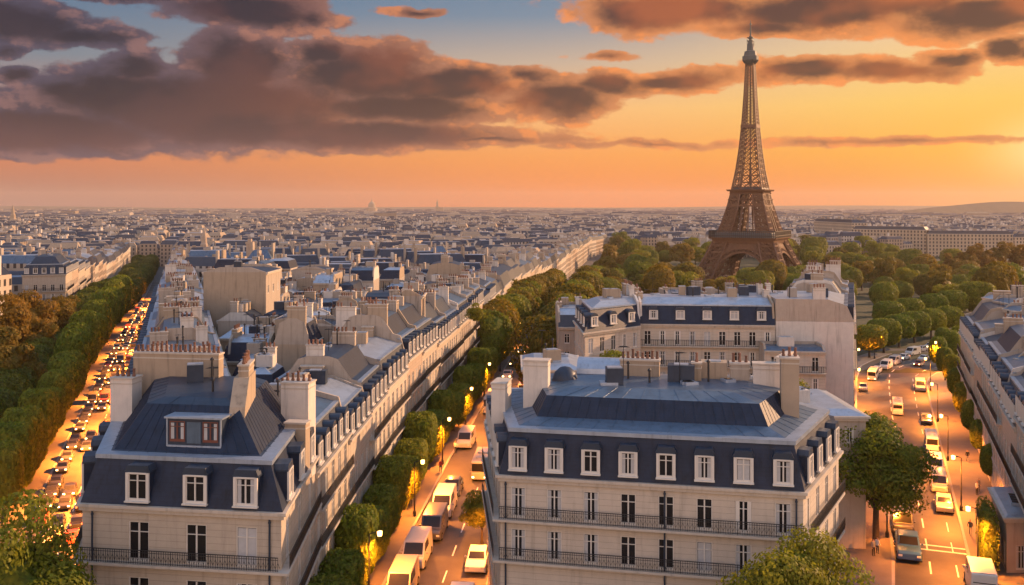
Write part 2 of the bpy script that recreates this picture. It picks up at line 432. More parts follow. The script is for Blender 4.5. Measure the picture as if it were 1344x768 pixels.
_wcache = {}
def window_parts(w, h, kind, lod, fm='frame'):
    """meshes of one French window: frame, pane, curtain; origin at the sill's middle, street side is -y"""
    key = (round(w, 2), round(h, 2), kind, lod, fm)
    if key in _wcache: return _wcache[key]
    f = MB(); t = .07
    f.box((-w / 2 + t / 2, 0, h / 2), (t, .08, h)); f.box((w / 2 - t / 2, 0, h / 2), (t, .08, h))
    f.box((0, 0, h - t / 2), (w - 2 * t, .08, t)); f.box((0, 0, .09), (w - 2 * t, .08, .18))
    f.box((0, -.01, h / 2), (.10, .08, h - .2)); f.box((0, -.004, h * .74), (w - .16, .07, .05))
    if kind == 2:      # half closed shutters inside the reveal
        f.box((-w * .36, -.06, h / 2), (w * .24, .04, h - .1)); f.box((w * .36, -.06, h / 2), (w * .24, .04, h - .1))
    p = MB(); p.box((0, .06, h / 2), (w - .02, .03, h - .02))
    c = None
    if kind == 1:
        c = MB()
        for sx in (-1, 1):
            for k in range(3): c.box((sx * (w * .40 - k * .085), .035 - .004 * (k % 2), h / 2), (.08, .016, h - .25))
    elif kind == 3:
        c = MB(); c.box((0, .034, h * .5), (w - .2, .018, h - .25))
    res = (f, p, c)
    if lod == 0:
        out = (f.mesh('window', [M[fm]]), p.mesh('pane', [M['glass']]), c.mesh('curtain', [M['curtain']]) if c else None)
    else:
        a = MB(); a.v = list(f.v); a.f = list(f.f); a.m = [0] * len(f.f)
        for mi, b in ((1, p), (2, c)):
            if b is None: continue
            k = len(a.v); a.v += b.v; a.f += [tuple(k + i for i in q) for q in b.f]; a.m += [mi] * len(b.f)
        out = (a.mesh('window', [M[fm], M['glass'], M['curtain']]), None, None)
    _wcache[key] = out
    return out

def add_window(parent, pos, rz, w, h, kind, lod, fm='frame'):
    a, p, c = window_parts(w, h, kind, lod, fm)
    o = obj('window', a, parent, pos, rz)
    if p: obj('pane', p, o)
    if c: obj('curtain', c, o)
    return o

_rail = {}
def railing_mesh(L, lod):
    key = (round(L, 1), lod)
    if key in _rail: return _rail[key]
    r = MB(); L = key[0]
    r.box((0, 0, .96), (L, .05, .05)); r.box((0, 0, .10), (L, .035, .035)); r.box((0, 0, .80), (L, .03, .03))
    step = .17 if lod == 0 else .34; wb = .026 if lod == 0 else .05
    n = max(2, int(L / step))
    for i in range(n + 1):
        x = -L / 2 + L * i / n
        big = i % 8 == 0
        r.box((x, 0, .48), (wb * (1.7 if big else 1), wb, .92))
        if lod == 0 and i < n and i % 2 == 0:
            xm = x + L / n
            r.bar((x, 0, .25), (xm, 0, .62), .018); r.bar((xm, 0, .62), (xm + (xm - x) * .9, 0, .25), .018)
    _rail[key] = r.mesh('railing', [M['iron']])
    return _rail[key]

_dorm = {}
def dormer_parts(w, h, depth, lod, arch, roofm):
    key = (round(w, 2), round(h, 2), round(depth, 2), lod, arch, roofm)
    if key in _dorm: return _dorm[key]
    d = MB(); W = w + .34
    # cheeks and back volume run into the slope behind; hood overhangs
    d.box((-W / 2 + .06, depth / 2 + .08, h / 2), (.12, depth - .04, h + .1), mi=0)
    d.box((W / 2 - .06, depth / 2 + .08, h / 2), (.12, depth - .04, h + .1), mi=0)
    d.box((0, depth / 2 + .1, h + .12), (W + .16, depth + .2, .12), mi=1)
    if arch:
        n = 7; pts = [(-(W / 2 + .05), h + .18)] + [(-(W / 2 + .05) * math.cos(math.pi * i / n), h + .18 + .42 * math.sin(math.pi * i / n)) for i in range(1, n)] + [(W / 2 + .05, h + .18)]
    else:
        pts = [(-(W / 2 + .05), h + .18), (-(W / 2 - .10), h + .55), (W / 2 - .10, h + .55), (W / 2 + .05, h + .18)]
    k = len(pts); y0, y1 = .0, depth + .5
    for i in range(k - 1):
        a, b = pts[i], pts[i + 1]
        d.face([(a[0], y0, a[1]), (a[0], y1, a[1]), (b[0], y1, b[1]), (b[0], y0, b[1])], 1)
    d.face([(p[0], y0, p[1]) for p in pts], 1)
    # stone surround
    d.box((-W / 2 + .08, .02, h / 2), (.18, .14, h + .1), mi=2); d.box((W / 2 - .08, .02, h / 2), (.18, .14, h + .1), mi=2)
    d.box((0, .01, h + .02), (W - .34, .12, .10), mi=2); d.box((0, -.02, -.04), (W + .1, .3, .10), mi=2)
    out = d.mesh('dormer', [M['slate'], M[roofm], M['frame']])
    _dorm[key] = out
    return out

def chimney(parent, c, L, th, z0, z1, rz, lod, mname='plaster', pots=True):
    m_ = MB()
    m_.box((0, 0, (z0 + z1) / 2), (L, th, z1 - z0), mi=0)
    m_.box((0, 0, z1 + .07), (L + .14, th + .14, .14), mi=1)
    m_.box((0, 0, z1 - .35), (L + .06, th + .06, .10), mi=1)
    n = max(1, int(L / .42)) if pots else 0
    pm = MB(); pr = [(.13, 0), (.15, .12), (.11, .18), (.10, .52), (.13, .55), (.12, .62)]
    if lod > 0:
        for i in range(n):
            x = -L / 2 + L * (i + .5) / n
            if rnd.random() < .85: m_.lathe([(r, z + z1 + .14) for r, z in pr[::2]], (x, 0, 0), 6, 2)
    o = m_.build('chimney', [M[mname], M['trim'], M['pot']], parent, (c[0], c[1], 0), rz)
    if lod == 0 and n:
        if 'pot' not in _dorm:
            pm.lathe(pr, n=9); _dorm['pot'] = pm.mesh('chimney_pot', [M['pot']], True)
        for i in range(n):
            x = -L / 2 + L * (i + .5) / n
            p = obj('chimney_pot', _dorm['pot'], o, (x, rnd.uniform(-.05, .05), z1 + .14)); p.scale = (1, 1, rnd.uniform(.8, 1.3))
    return o

def building(name, label, poly, styles, zc, rows, lod=1, z0=None, wall='stone', roof='slate', top='zinc', prof=((.9, 3.1), (3.0, 1.0)),
             bay=2.7, ww=1.15, balc=(), dorm=True, stacks=1, cat='building', group=None, gable=.45, arch=False, vents=3, dz=.45, dh=1.75, flash=True, guards=True, ribs=False, kinds=(0, 0, 0, 1, 1, 2, 3), dbay=None, dw=1.05, upos=None, party=None):
    """rows: list of (sill z, height); styles per edge: S street, R rear, B blank party wall"""
    n = len(poly)
    poly = [Vector((p[0], p[1])) for p in poly]
    cx = sum(p.x for p in poly) / n; cy = sum(p.y for p in poly) / n
    if z0 is None: z0 = min(gz(p.y) for p in poly)
    zb = gz(cy)
    t = thing(name, (cx, cy, zb), label, cat, group)
    P = offset_poly([p - Vector((cx, cy)) for p in poly], [.02 if s == 'B' else 0 for s in styles])
    wl = MB(); zlow = -1.5 + (z0 - zb)
    nwin = 0
    for i in range(n):
        a, b = P[i], P[(i + 1) % n]; L = (b - a).length; d = (b - a) / L; inn = Vector((-d.y, d.x)); rz = math.atan2(d.y, d.x)
        def pt(u, z, dep=0.0): return (a.x + d.x * u + inn.x * dep, a.y + d.y * u + inn.y * dep, z)
        if styles[i] == 'B' or L < 1.8 or (styles[i] == 'R' and lod >= 2):
            wl.face([pt(0, zlow), pt(L, zlow), pt(L, zc), pt(0, zc)], 1 if styles[i] == 'B' else 0); continue
        k = max(1, int(round((L - .4) / bay)))
        us = [L * (q + .5) / k for q in range(k)]
        if upos and i == 0: us = [L * q for q in upos]; k = len(us)
        zcur = zlow
        for ri, (zs, h) in enumerate(rows):
            wl.face([pt(0, zcur), pt(L, zcur), pt(L, zs), pt(0, zs)])
            ucur = 0.0
            for u in us:
                u0, u1 = u - ww / 2, u + ww / 2; D = .16
                wl.face([pt(ucur, zs), pt(u0, zs), pt(u0, zs + h), pt(ucur, zs + h)])
                wl.face([pt(u0, zs), pt(u0, zs, D), pt(u0, zs + h, D), pt(u0, zs + h)])
                wl.face([pt(u1, zs, D), pt(u1, zs), pt(u1, zs + h), pt(u1, zs + h, D)])
                wl.face([pt(u0, zs + h), pt(u0, zs + h, D), pt(u1, zs + h, D), pt(u1, zs + h)])
                wl.face([pt(u0, zs, D), pt(u0, zs), pt(u1, zs), pt(u1, zs, D)])
                wl.face([pt(u0, zs, D + .01), pt(u1, zs, D + .01), pt(u1, zs + h, D + .01), pt(u0, zs + h, D + .01)], 2)
                ucur = u1
                if lod < 2 and nwin < 100:
                    add_window(t, pt(u, zs, .09), rz, ww, h, rnd.choice(kinds), lod); nwin += 1
                    if guards and ri > 0 and ri not in balc and styles[i] == 'S' and lod == 0:
                        obj('railing', railing_mesh(ww + .3, lod), t, pt(u, zs - .05, -.16), rz)
            wl.face([pt(ucur, zs), pt(L, zs), pt(L, zs + h), pt(ucur, zs + h)])
            zcur = zs + h
        wl.face([pt(0, zcur), pt(L, zcur), pt(L, zc), pt(0, zc)])
        if styles[i] == 'S' and lod < 2:
            for ri in balc:
                if ri < len(rows):
                    z = rows[ri][0]
                    obj('railing', railing_mesh(L - .1 if lod == 0 else round(L - .1), lod), t, pt(L / 2, z + .0, -.55), rz)
    # roof profile
    ro = MB(); rings = [(offset_poly(P, [-.12 if s != 'B' else 0 for s in styles]), zc + .012)]
    acc = 0.0; z = zc
    for q, (dd, hh) in enumerate(prof):
        acc += dd; z += hh
        rings.append((offset_poly(P, [acc if s != 'B' else 0 for s in styles]), z))
    for q in range(len(rings) - 1):
        (p0, za), (p1, zb_) = rings[q], rings[q + 1]
        steep = prof[q][1] > prof[q][0]
        for i in range(n):
            j = (i + 1) % n
            mi = 2 if styles[i] == 'B' else (0 if steep else 1)
            ro.face([(p0[i].x, p0[i].y, za), (p0[j].x, p0[j].y, za), (p1[j].x, p1[j].y, zb_), (p1[i].x, p1[i].y, zb_)], mi)
            if ribs and styles[i] != 'B':                   # standing seams of the sheet roof
                A0 = Vector((p0[i].x, p0[i].y, za)); B0 = Vector((p0[j].x, p0[j].y, za)); A1 = Vector((p1[i].x, p1[i].y, zb_)); B1 = Vector((p1[j].x, p1[j].y, zb_))
                if q > 0 or not dorm:
                    c_ = max(2, int((B0 - A0).length / (.75 if steep else 1.5)))
                    for s_ in range(1, c_):
                        f_ = s_ / c_
                        ro.bar(A0.lerp(B0, f_), A1.lerp(B1, f_), .05, 0 if steep else 1)
    ro.face([(p.x, p.y, rings[-1][1]) for p in rings[-1][0]], 1)
    ro.build('roof', [M[roof], M[top], M[wall if wall.startswith('plaster') else 'plaster']], t)
    # stone bands, cornice, balcony slabs, gutter flashing
    band('cornice', M['trim'], t, P, styles, [(.38, zc - .22, zc - .003), (.22, zc - .5, zc - .222)], 'SR' if lod < 2 else 'S')
    if lod < 2:
        for ri in range(1, len(rows)):
            if ri in balc: band('balcony_slab', M['trim'], t, P, styles, [(.62, rows[ri][0] - .20, rows[ri][0] - .03)], 'S')
            else: band('string_course', M['trim'], t, P, styles, [(.10, rows[ri][0] - .32, rows[ri][0] - .12)], 'S')
    wl.build('wall', [M[wall], M[party or ('plaster' if wall != 'plaster' else 'plaster_t')], M['glass']], t)
    if flash and len(rings) > 2 and lod < 2:
        p1, z1 = rings[1]; band('gutter_flashing', M['zinc_l'], t, p1, styles, [(.16, z1 - .10, z1 + (.12 if lod else .20))], 'SR', .30 if lod else .95)
    # party walls rising over the roof, with chimney stacks on them
    zt = rings[-1][1]
    for i in range(n):
        if styles[i] != 'B': continue
        a, b = P[i], P[(i + 1) % n]; L = (b - a).length; d = (b - a) / L; rz = math.atan2(d.y, d.x); inn = Vector((-d.y, d.x))
        if gable and lod < 2:
            prf = [(-.0, zc - .05), (0, zc + gable)]
            u = 0.0; zz = zc
            left_s = styles[i - 1] != 'B'; right_s = styles[(i + 1) % n] != 'B'
            L0 = []; 
            for dd, hh in prof: u += dd; zz += hh; L0.append((u, zz + gable))
            pts = []
            if left_s: pts += [(0.02, zc)] + [(x_ - .15, z_) for x_, z_ in L0 if x_ < L / 2]
            else: pts += [(0.02, zc), (0.02, zt + gable)]
            if right_s: pts += [(L - x_ + .15, z_) for x_, z_ in reversed(L0) if x_ < L / 2] + [(L - .02, zc)]
            else: pts += [(L - .02, zt + gable), (L - .02, zc)]
            pw = MB(); T = .34
            Q = [(a + d * u_ , z_) for u_, z_ in pts]
            f0 = [(q.x + inn.x * .012, q.y + inn.y * .012, z_) for q, z_ in Q]; f1 = [(q.x + inn.x * T, q.y + inn.y * T, z_) for q, z_ in Q]
            pw.face(list(reversed(f0))); pw.face(f1)
            for q in range(len(Q)):
                r_ = (q + 1) % len(Q); pw.face([f0[q], f0[r_], f1[r_], f1[q]])
            pw.build('party_wall', [M[rnd.choice(['plaster', 'plaster', 'plaster_w', 'plaster_t'])]], t)
        if stacks:
            for s_ in range(stacks):
                cl = rnd.uniform(1.2, 2.8); u = L * (s_ + 1) / (stacks + 1) + rnd.uniform(-1, 1)
                c = a + d * u + inn * .45
                chimney(t, c, min(cl, L * .5), rnd.uniform(.6, .8), zt - 2.5, zt + rnd.uniform(.7, 1.9), rz, max(lod, 0), rnd.choice(['plaster', 'plaster_w', 'plaster_t']), pots=rnd.random() < .75)
    # dormers stand on the steep slope
    if dorm and lod < 2:
        dd, hh = prof[0]
        for i in range(n):
            if styles[i] == 'B' or (styles[i] == 'R' and lod > 0): continue
            a, b = P[i], P[(i + 1) % n]; L = (b - a).length; d = (b - a) / L; inn = Vector((-d.y, d.x)); rz = math.atan2(d.y, d.x)
            if L < 3: continue
            k = len(upos) if upos and i == 0 else max(1, int(round((L - .4) / (dbay or bay))))
            for q in range(k):
                u = L * (upos[q] if upos and i == 0 else (q + .5) / k)
                if u < 1.0 or u > L - 1.0: continue
                off = dd * dz / hh
                c = a + d * u + inn * (off - .30)
                depth = dd * (dz + dh) / hh - off + .5
                do = obj('dormer', dormer_parts(dw, dh, depth, lod, arch, 'zinc_d'), t, (c.x, c.y, zc + dz), rz)
                w_, p_, c_ = window_parts(dw, dh, rnd.choice((0, 1, 1, 3)), lod)
                wo = obj('window', w_, do, (0, .06, 0))
                if p_: obj('pane', p_, do, (0, .06, 0))
                if c_: obj('curtain', c_, do, (0, .06, 0))
    # small things that are part of the roof
    pc, zt2 = rings[-1]
    bx0, bx1 = min(p.x for p in pc), max(p.x for p in pc); by0, by1 = min(p.y for p in pc), max(p.y for p in pc)
    if lod < 2 and vents:
        for q in range(vents):
            f1_, f2_ = rnd.uniform(.12, .88), rnd.uniform(.15, .85)
            if len(pc) == 4: p = pc[0].lerp(pc[1], f1_).lerp(pc[3].lerp(pc[2], f1_), f2_)
            else: p = Vector((0, 0)).lerp(pc[q % len(pc)], rnd.uniform(.1, .8))
            v = MB(); r_ = rnd.random()
            if r_ < .3:
                v.box((0, 0, .12), (rnd.uniform(.8, 1.6), rnd.uniform(.7, 1.2), .24), mi=1); v.box((0, 0, .262), (.6, .55, .03), mi=2); nm = 'skylight'
            elif r_ < .55:
                hgt = rnd.uniform(.8, 2.0); v.lathe([(.09, 0), (.09, hgt), (.17, hgt + .02), (.17, hgt + .12), (.02, hgt + .28)], n=7, mi=0); nm = 'vent_pipe'
            elif r_ < .8:
                v.box((0, 0, .7), (rnd.uniform(.9, 2.4), rnd.uniform(.8, 1.8), 1.4), mi=3); v.box((0, 0, 1.44), (1.2, .9, .08), mi=1); nm = 'roof_hatch'
            else:
                hgt = rnd.uniform(1.6, 3.2); v.bar((0, 0, 0), (0, 0, hgt), .05, 0)
                for w_ in range(5): v.bar((-.5 + .05 * w_, -.35 + .16 * w_, hgt - .1), (.5 - .05 * w_, -.35 + .16 * w_, hgt - .1), .028, 0)
                v.bar((0, -.4, hgt - .1), (0, .4, hgt - .1), .03, 0); nm = 'antenna'
            v.build(nm, [M['iron'], M['zinc_l'], M['glass'], M[rnd.choice(['plaster', 'plaster_w', 'plaster_t', 'zinc_d'])]], t, (p.x, p.y, zt2), rnd.choice((0, .3, math.atan2(P[1].y - P[0].y, P[1].x - P[0].x))))
    t['_zt'] = zt; del t['_zt']
    return t, zt

def std_rows(zc, fl=3.15, base=4.2, h=2.25):
    rows = [(.35, 2.9)]; z = base
    while z + h + .55 < zc: rows.append((z, h)); z += fl
    return rows

# ------------------------------------------------------------------ lines of the place
def BL(y): return -29.0 - .349 * (y - 66.0)                 # building line, right side of the left avenue
def CL(y): return BL(y) - 6.6                               # its centre line
FP = [(40, -14.6), (64.4, -15.6), (80, -16.4), (100, -15.9), (120, -15.0), (150, -12.4), (200, -7.5), (340, 4.0), (480, 18), (610, 34), (885, 73), (1400, 210)]
def interp(T, y):
    if y <= T[0][0]: return T[0][1]
    for (a, b), (c, d) in zip(T, T[1:]):
        if y <= c: return b + (d - b) * (y - a) / (c - a)
    return T[-1][1] + (T[-1][1] - T[-2][1]) / (T[-1][0] - T[-2][0]) * (y - T[-1][0])
def F(y): return interp(FP, y)                              # building line, left side of the middle avenue
RLP = [(60, -13.6), (90, -12.1), (140, -8.4), (157, -6.4), (192, -3.2), (220, -.6), (340, 12), (480, 26), (610, 42), (885, 81)]
def RL(y): return interp(RLP, y)                            # left kerb of the middle avenue
def RR(y): return RL(y) + 9.6
AL = [(60, 24), (90, 36.2), (97, 39), (115, 45.5), (167, 60.5), (196, 71), (215, 79), (232, 92), (246, 112), (262, 150), (285, 220)]
AR = [(60, 33), (92, 44.5), (167, 73.5), (196, 85), (206, 92), (216, 105), (226, 122), (238, 150), (258, 220)]
def strip(name, left, right, dz, m, y0=None, ys=None, kind='structure', thick=0.0):
    """sheet between two polylines given as lists of (x, y)"""
    b = MB()
    for (l0, r0), (l1, r1) in zip(zip(left, right), list(zip(left, right))[1:]):
        b.face([(l0[0], l0[1], gz(l0[1]) + dz), (r0[0], r0[1], gz(r0[1]) + dz), (r1[0], r1[1], gz(r1[1]) + dz), (l1[0], l1[1], gz(l1[1]) + dz)])
        if thick:
            for p, q in ((l1, l0), (r0, r1)):
                b.face([(p[0], p[1], gz(p[1]) + dz), (p[0], p[1], gz(p[1]) + dz - thick), (q[0], q[1], gz(q[1]) + dz - thick), (q[0], q[1], gz(q[1]) + dz)])
    if thick:
        l, r = left[0], right[0]
        b.face([(l[0], l[1], gz(l[1]) + dz - thick), (r[0], r[1], gz(r[1]) + dz - thick), (r[0], r[1], gz(r[1]) + dz), (l[0], l[1], gz(l[1]) + dz)])
    o = b.build(name, [m]); tag(o, kind=kind); return o
def yr(a, b, s):
    n = max(1, int(round((b - a) / s))); return [a + (b - a) * i / n for i in range(n + 1)]

# ground: one sheet out to the horizon
g = MB(); ys = [-300, 0, 100] + yr(200, 600, 20) + [900, 2000, 5000, 9500]
for a, b in zip(ys, ys[1:]):
    g.face([(-9000, a, gz(a)), (9000, a, gz(a)), (9000, b, gz(b)), (-9000, b, gz(b))])
tag(g.build('ground', [M['ground']]), kind='structure')
# avenues
Y = yr(40, 760, 10)
strip('road', [(CL(y) - 4.5, y) for y in Y], [(CL(y) + 4.5, y) for y in Y], .008, M['asphalt'])
strip('road', [(RL(y), y) for y in Y], [(RR(y), y) for y in Y], .008, M['asphalt'])
n_ = 40
def poly_at(T, k):
    tot = [0]
    for (a, b), (c, d) in zip(T, T[1:]): tot.append(tot[-1] + math.hypot(c - a, d - b))
    s = tot[-1] * k
    for i in range(len(T) - 1):
        if s <= tot[i + 1] + 1e-9:
            f = (s - tot[i]) / (tot[i + 1] - tot[i]); return (T[i][1] + (T[i + 1][1] - T[i][1]) * f, T[i][0] + (T[i + 1][0] - T[i][0]) * f)
ks = [i / n_ for i in range(n_ + 1)]
strip('road', [poly_at(AL, k) for k in ks], [poly_at(AR, k) for k in ks], .008, M['asphalt'])
# raised pavements with granite kerbs (a real step)
def pavement(inner, outer):
    strip('pavement', inner, outer, .14, M['pave'], thick=.14)
    k0 = inner; k1 = [(p[0] + (q[0] - p[0]) * .3 / max(.3, math.hypot(q[0] - p[0], q[1] - p[1])), p[1] + (q[1] - p[1]) * .3 / max(.3, math.hypot(q[0] - p[0], q[1] - p[1]))) for p, q in zip(inner, outer)]
    strip('kerb', k0, k1, .155, M['kerb'], thick=.15)
Y2 = yr(66, 760, 10)
pavement([(CL(y) + 4.5, y) for y in Y2], [(BL(y) + .3, y) for y in Y2])
pavement([(CL(y) - 4.5, y) for y in Y], [(CL(y) - 24, y) for y in Y])
pavement([(RL(y), y) for y in Y2], [(F(y) - .3, y) for y in Y2])
Y3 = yr(68, 100, 8); pavement([(RR(y), y) for y in Y3], [(max(RR(y) + 1.2, -1.0 - (y - 70) * .06 + .5), y) for y in Y3])
pavement([poly_at(AR, k) for k in ks[:26]], [(poly_at(AR, k)[0] + 6.5, poly_at(AR, k)[1] - .8) for k in ks[:26]])
pavement([poly_at(AL, k) for k in ks[:24]], [(poly_at(AL, k)[0] - 5.5, poly_at(AL, k)[1] + 1.0) for k in ks[:24]])
# painted markings, 4 mm above the asphalt
pm = MB()
def dash(x0, y0, x1, y1, w):
    d = Vector((x1 - x0, y1 - y0)); n = Vector((-d.y, d.x)).normalized() * w / 2
    pm.face([(x0 - n.x, y0 - n.y, gz(y0) + .014), (x1 - n.x, y1 - n.y, gz(y1) + .014), (x1 + n.x, y1 + n.y, gz(y1) + .014), (x0 + n.x, y0 + n.y, gz(y0) + .014)])
for i in range(2, 36):
    k = i / 44
    a = Vector(poly_at(AL, k)); b = Vector(poly_at(AR, k)); a2 = Vector(poly_at(AL, k + .011)); b2 = Vector(poly_at(AR, k + .011))
    c, c2 = a.lerp(b, .47), a2.lerp(b2, .47); dash(c.x, c.y, c2.x, c2.y, .16)
    c, c2 = a.lerp(b, .82), a2.lerp(b2, .82); dash(c.x, c.y, c2.x, c2.y, .12)
dash(39.8, 101.0, 47.9, 98.0, .35); dash(40.3, 102.4, 48.4, 99.4, .35)                 # stop lines on the right avenue
for y in yr(70, 300, 7): dash((RL(y) + RR(y)) / 2 + .6, y, (RL(y + 3) + RR(y + 3)) / 2 + .6, y + 3, .14)
for y in yr(70, 400, 7): dash(CL(y), y, CL(y + 3), y + 3, .14)
tag(pm.build('road_marking', [M['paint']]), kind='structure')
# park lawn round the tower, hills on the horizon
pk = MB()
for a, b in zip(yr(205, 900, 25), yr(205, 900, 25)[1:]):
    pk.face([(RR(a) + 7, a, gz(a) + .02), (RR(a) + 60 + .35 * a, a, gz(a) + .02), (RR(b) + 60 + .35 * b, b, gz(b) + .02), (RR(b) + 7, b, gz(b) + .02)])
tag(pk.build('lawn', [M['lawn']]), kind='structure')
hl = MB(); hr = random.Random(3)
def ridge(x0, x1, y, prof, dep):
    k = 40
    for i in range(k):
        f0, f1 = i / k, (i + 1) / k; xa, xb = x0 + (x1 - x0) * f0, x0 + (x1 - x0) * f1; ha, hb = prof(f0), prof(f1)
        hl.face([(xa, y, -13), (xb, y, -13), (xb, y + dep * .4, hb), (xa, y + dep * .4, ha)])
        hl.face([(xa, y + dep * .4, ha), (xb, y + dep * .4, hb), (xb, y + dep, -13), (xa, y + dep, -13)])
ridge(-8800, 8800, 8300, lambda f: 26 + 9 * math.sin(f * 9 + 1) + 6 * math.sin(f * 31), 900)
tag(hl.build('hills', [M['hill']]), kind='structure')
hl = MB(); ridge(1400, 3600, 3500, lambda f: -13 + 62 * math.sin(min(1, f * 4) * math.pi / 2) * (1 + .05 * math.sin(f * 30)), 700)
tag(hl.build('hill', [M['hill']]), kind='structure')

# ------------------------------------------------------------------ the two near buildings
Rws = [(.35, 2.9), (4.2, 2.2), (7.6, 2.25), (11.2, 2.45)]
L1p = [(-30.0, 66.5), (-15.6, 64.4), (-16.35, 79), (-34.4, 80.6)]
t, zt = building('apartment_building', 'wedge-shaped cream apartment block with two-storey navy slate mansard, nearest on the left', L1p, 'SSBS', 15.3,
    [(.35, 2.9), (4.3, 2.4), (7.8, 2.5), (11.4, 2.75)], lod=0, bay=4.2, ww=1.5, dw=1.35, upos=(.29, .58, .83), balc=(2, 3), prof=((.95, 3.0), (1.0, .25), (2.1, 2.9), (1.2, .3)), top='zinc_d', stacks=0, gable=0, vents=4, dz=.32, dh=1.9, ribs=True, kinds=(0, 1, 0, 3))
tx, ty = t.location.x, t.location.y; L1 = t
# paired red-framed attic windows in a zinc bay on the upper slope
bay = MB(); bay.box((0, .9, 1.0), (4.1, 1.9, 2.0), mi=0); bay.box((0, .85, 2.06), (4.4, 2.1, .12), mi=1); bay.box((-2.02, -.06, 1.0), (.10, .10, 2.0), mi=1); bay.box((2.02, -.06, 1.0), (.10, .10, 2.0), mi=1); bay.box((0, -.08, .05), (4.1, .16, .12), mi=1)
rz1 = math.atan2(64.4 - 66.5, 14.4)
bo = bay.build('attic_bay', [M['zinc_d'], M['zinc_l']], t, (-22.6 - tx, 67.75 - ty, 18.85), rz1)
for sx in (-1.25, 1.25):
    a_, p_, c_ = window_parts(1.15, 1.45, 1, 0, 'frame_red'); w_ = obj('window', a_, bo, (sx, -.06, .35)); w_['label'] = 'red-brown framed attic window'
    obj('pane', p_, bo, (sx, -.075, .35)); obj('curtain', c_, bo, (sx, -.078, .35))
mid = MB(); mid.box((0, -.07, 1.0), (1.05, .04, 1.5)); mid.build('bay_panel', [M['zinc']], bo)
# cream firewall and stacks standing on its roof
chimney(t, (-28.0 - tx, 79.9 - ty), 7.6, .9, 12, 23.6, rz1, 0, 'plaster_t')
chimney(t, (-31.6 - tx, 78.0 - ty), 1.9, 1.5, 14, 21.9, rz1, 0, 'plaster_w')
fw = MB(); ang = math.atan2(79 - 64.4, -.75)
prof_ = [(0, 17.6), (1.1, 18.4), (2.4, 21.4), (4.2, 23.2), (7.5, 23.2), (7.5, 16)]
for dx_, mi in ((0, 0),):
    f0 = [(u, -.55, z) for u, z in prof_] + [(0, -.55, 16)]; f1 = [(u, .55, z) for u, z in prof_] + [(0, .55, 16)]
    fw.face(list(reversed(f0))); fw.face(f1)
    for q in range(len(f0)):
        r_ = (q + 1) % len(f0); fw.face([f0[q], f0[r_], f1[r_], f1[q]])
fo = fw.build('firewall', [M['plaster_t']], t, (-19.6 - tx, 66.6 - ty, 0), math.atan2(1, -.12))
chimney(t, (-20.2 - tx, 72.4 - ty), 2.6, .75, 20, 24.0, math.atan2(1, -.12), 0, 'plaster_t')
chimney(t, (-17.4 - tx, 77.6 - ty), 2.3, 1.7, 14, 21.6, rz1, 0, 'plaster_w')
chimney(t, (-16.9 - tx, 75.0 - ty), 1.7, 1.0, 14, 18.9, rz1, 0, 'plaster_t', pots=False)

R1p = [(-.9, 73.5), (21.1, 69.0), (27.6, 80.5), (23, 90), (-2.3, 91)]
t, zt = building('apartment_building', 'broad cream apartment block with long navy mansard and eight dormers, nearest in the middle', R1p, 'SSRRS', 15.3,
    [(.35, 2.9), (4.2, 1.7), (7.6 + 1.25, 2.3), (12.0, 2.35)], lod=0, wall='stone_b', bay=2.85, ww=1.15, balc=(2, 3), guards=True, dbay=2.85,
    prof=((.8, 3.25), (2.3, .62), (.85, 1.55), (2.6, .35)), stacks=0, vents=12, dz=.45, dh=1.75, arch=False, ribs=True, kinds=(0, 0, 1, 1, 1, 2, 3))
tx, ty = t.location.x, t.location.y
rz2 = math.atan2(69 - 73.5, 22)
chimney(t, (2.1 - tx, 80.5 - ty), 2.1, 1.3, 17, 22.9, rz2, 0, 'plaster_w', pots=False)
chimney(t, (-.9 - tx, 81 - ty), 1.2, 2.6, 16, 21.0, rz2, 0, 'plaster_w', pots=False)
chimney(t, (11.3 - tx, 84 - ty), 3.4, 1.4, 18, 22.4, rz2, 0, 'plaster_t')
chimney(t, (15.8 - tx, 81.5 - ty), .8, .8, 19, 22.5, rz2, 0, 'plaster_t')
chimney(t, (19.6 - tx, 82 - ty), 1.6, 1.3, 19, 22.4, rz2, 0, 'plaster')
chimney(t, (21.6 - tx, 80.5 - ty), 2.4, 1.2, 18, 22.6, rz2, 0, 'plaster_w', pots=False)
chimney(t, (22.6 - tx, 77.6 - ty), 1.4, 1.6, 16, 23.6, rz2, 0, 'plaster_t')
chimney(t, (23.6 - tx, 82.5 - ty), .5, 4.0, 15, 23.0, math.atan2(11.5, 6.5) - math.pi / 2, 0, 'plaster_w', pots=False)
hd = MB(); hd.lathe([(1.2, -1.5), (1.15, .1), (.9, .8), (.45, 1.2), (.02, 1.3)], n=14); hd.build('roof_dome', [M['zinc_d']], t, (4.6 - tx, 82.5 - ty, 20.8), smooth=True)
vl = MB()
for i in range(9):
    a0, a1 = math.pi * i / 9, math.pi * (i + 1) / 9
    vl.face([(-2.2, -1.4 * math.cos(a0), 1.3 * math.sin(a0)), (-2.2, -1.4 * math.cos(a1), 1.3 * math.sin(a1)), (2.2, -1.4 * math.cos(a1), 1.3 * math.sin(a1)), (2.2, -1.4 * math.cos(a0), 1.3 * math.sin(a0))])
    for sx in (-2.2, 2.2): vl.face([(sx, -1.4 * math.cos(a0), 1.3 * math.sin(a0)), (sx, -1.4 * math.cos(a1), 1.3 * math.sin(a1)), (sx, 0, 0)])
vl.build('vaulted_roof', [M['zinc_l']], t, (8.2 - tx, 86 - ty, 21.0), rz2)

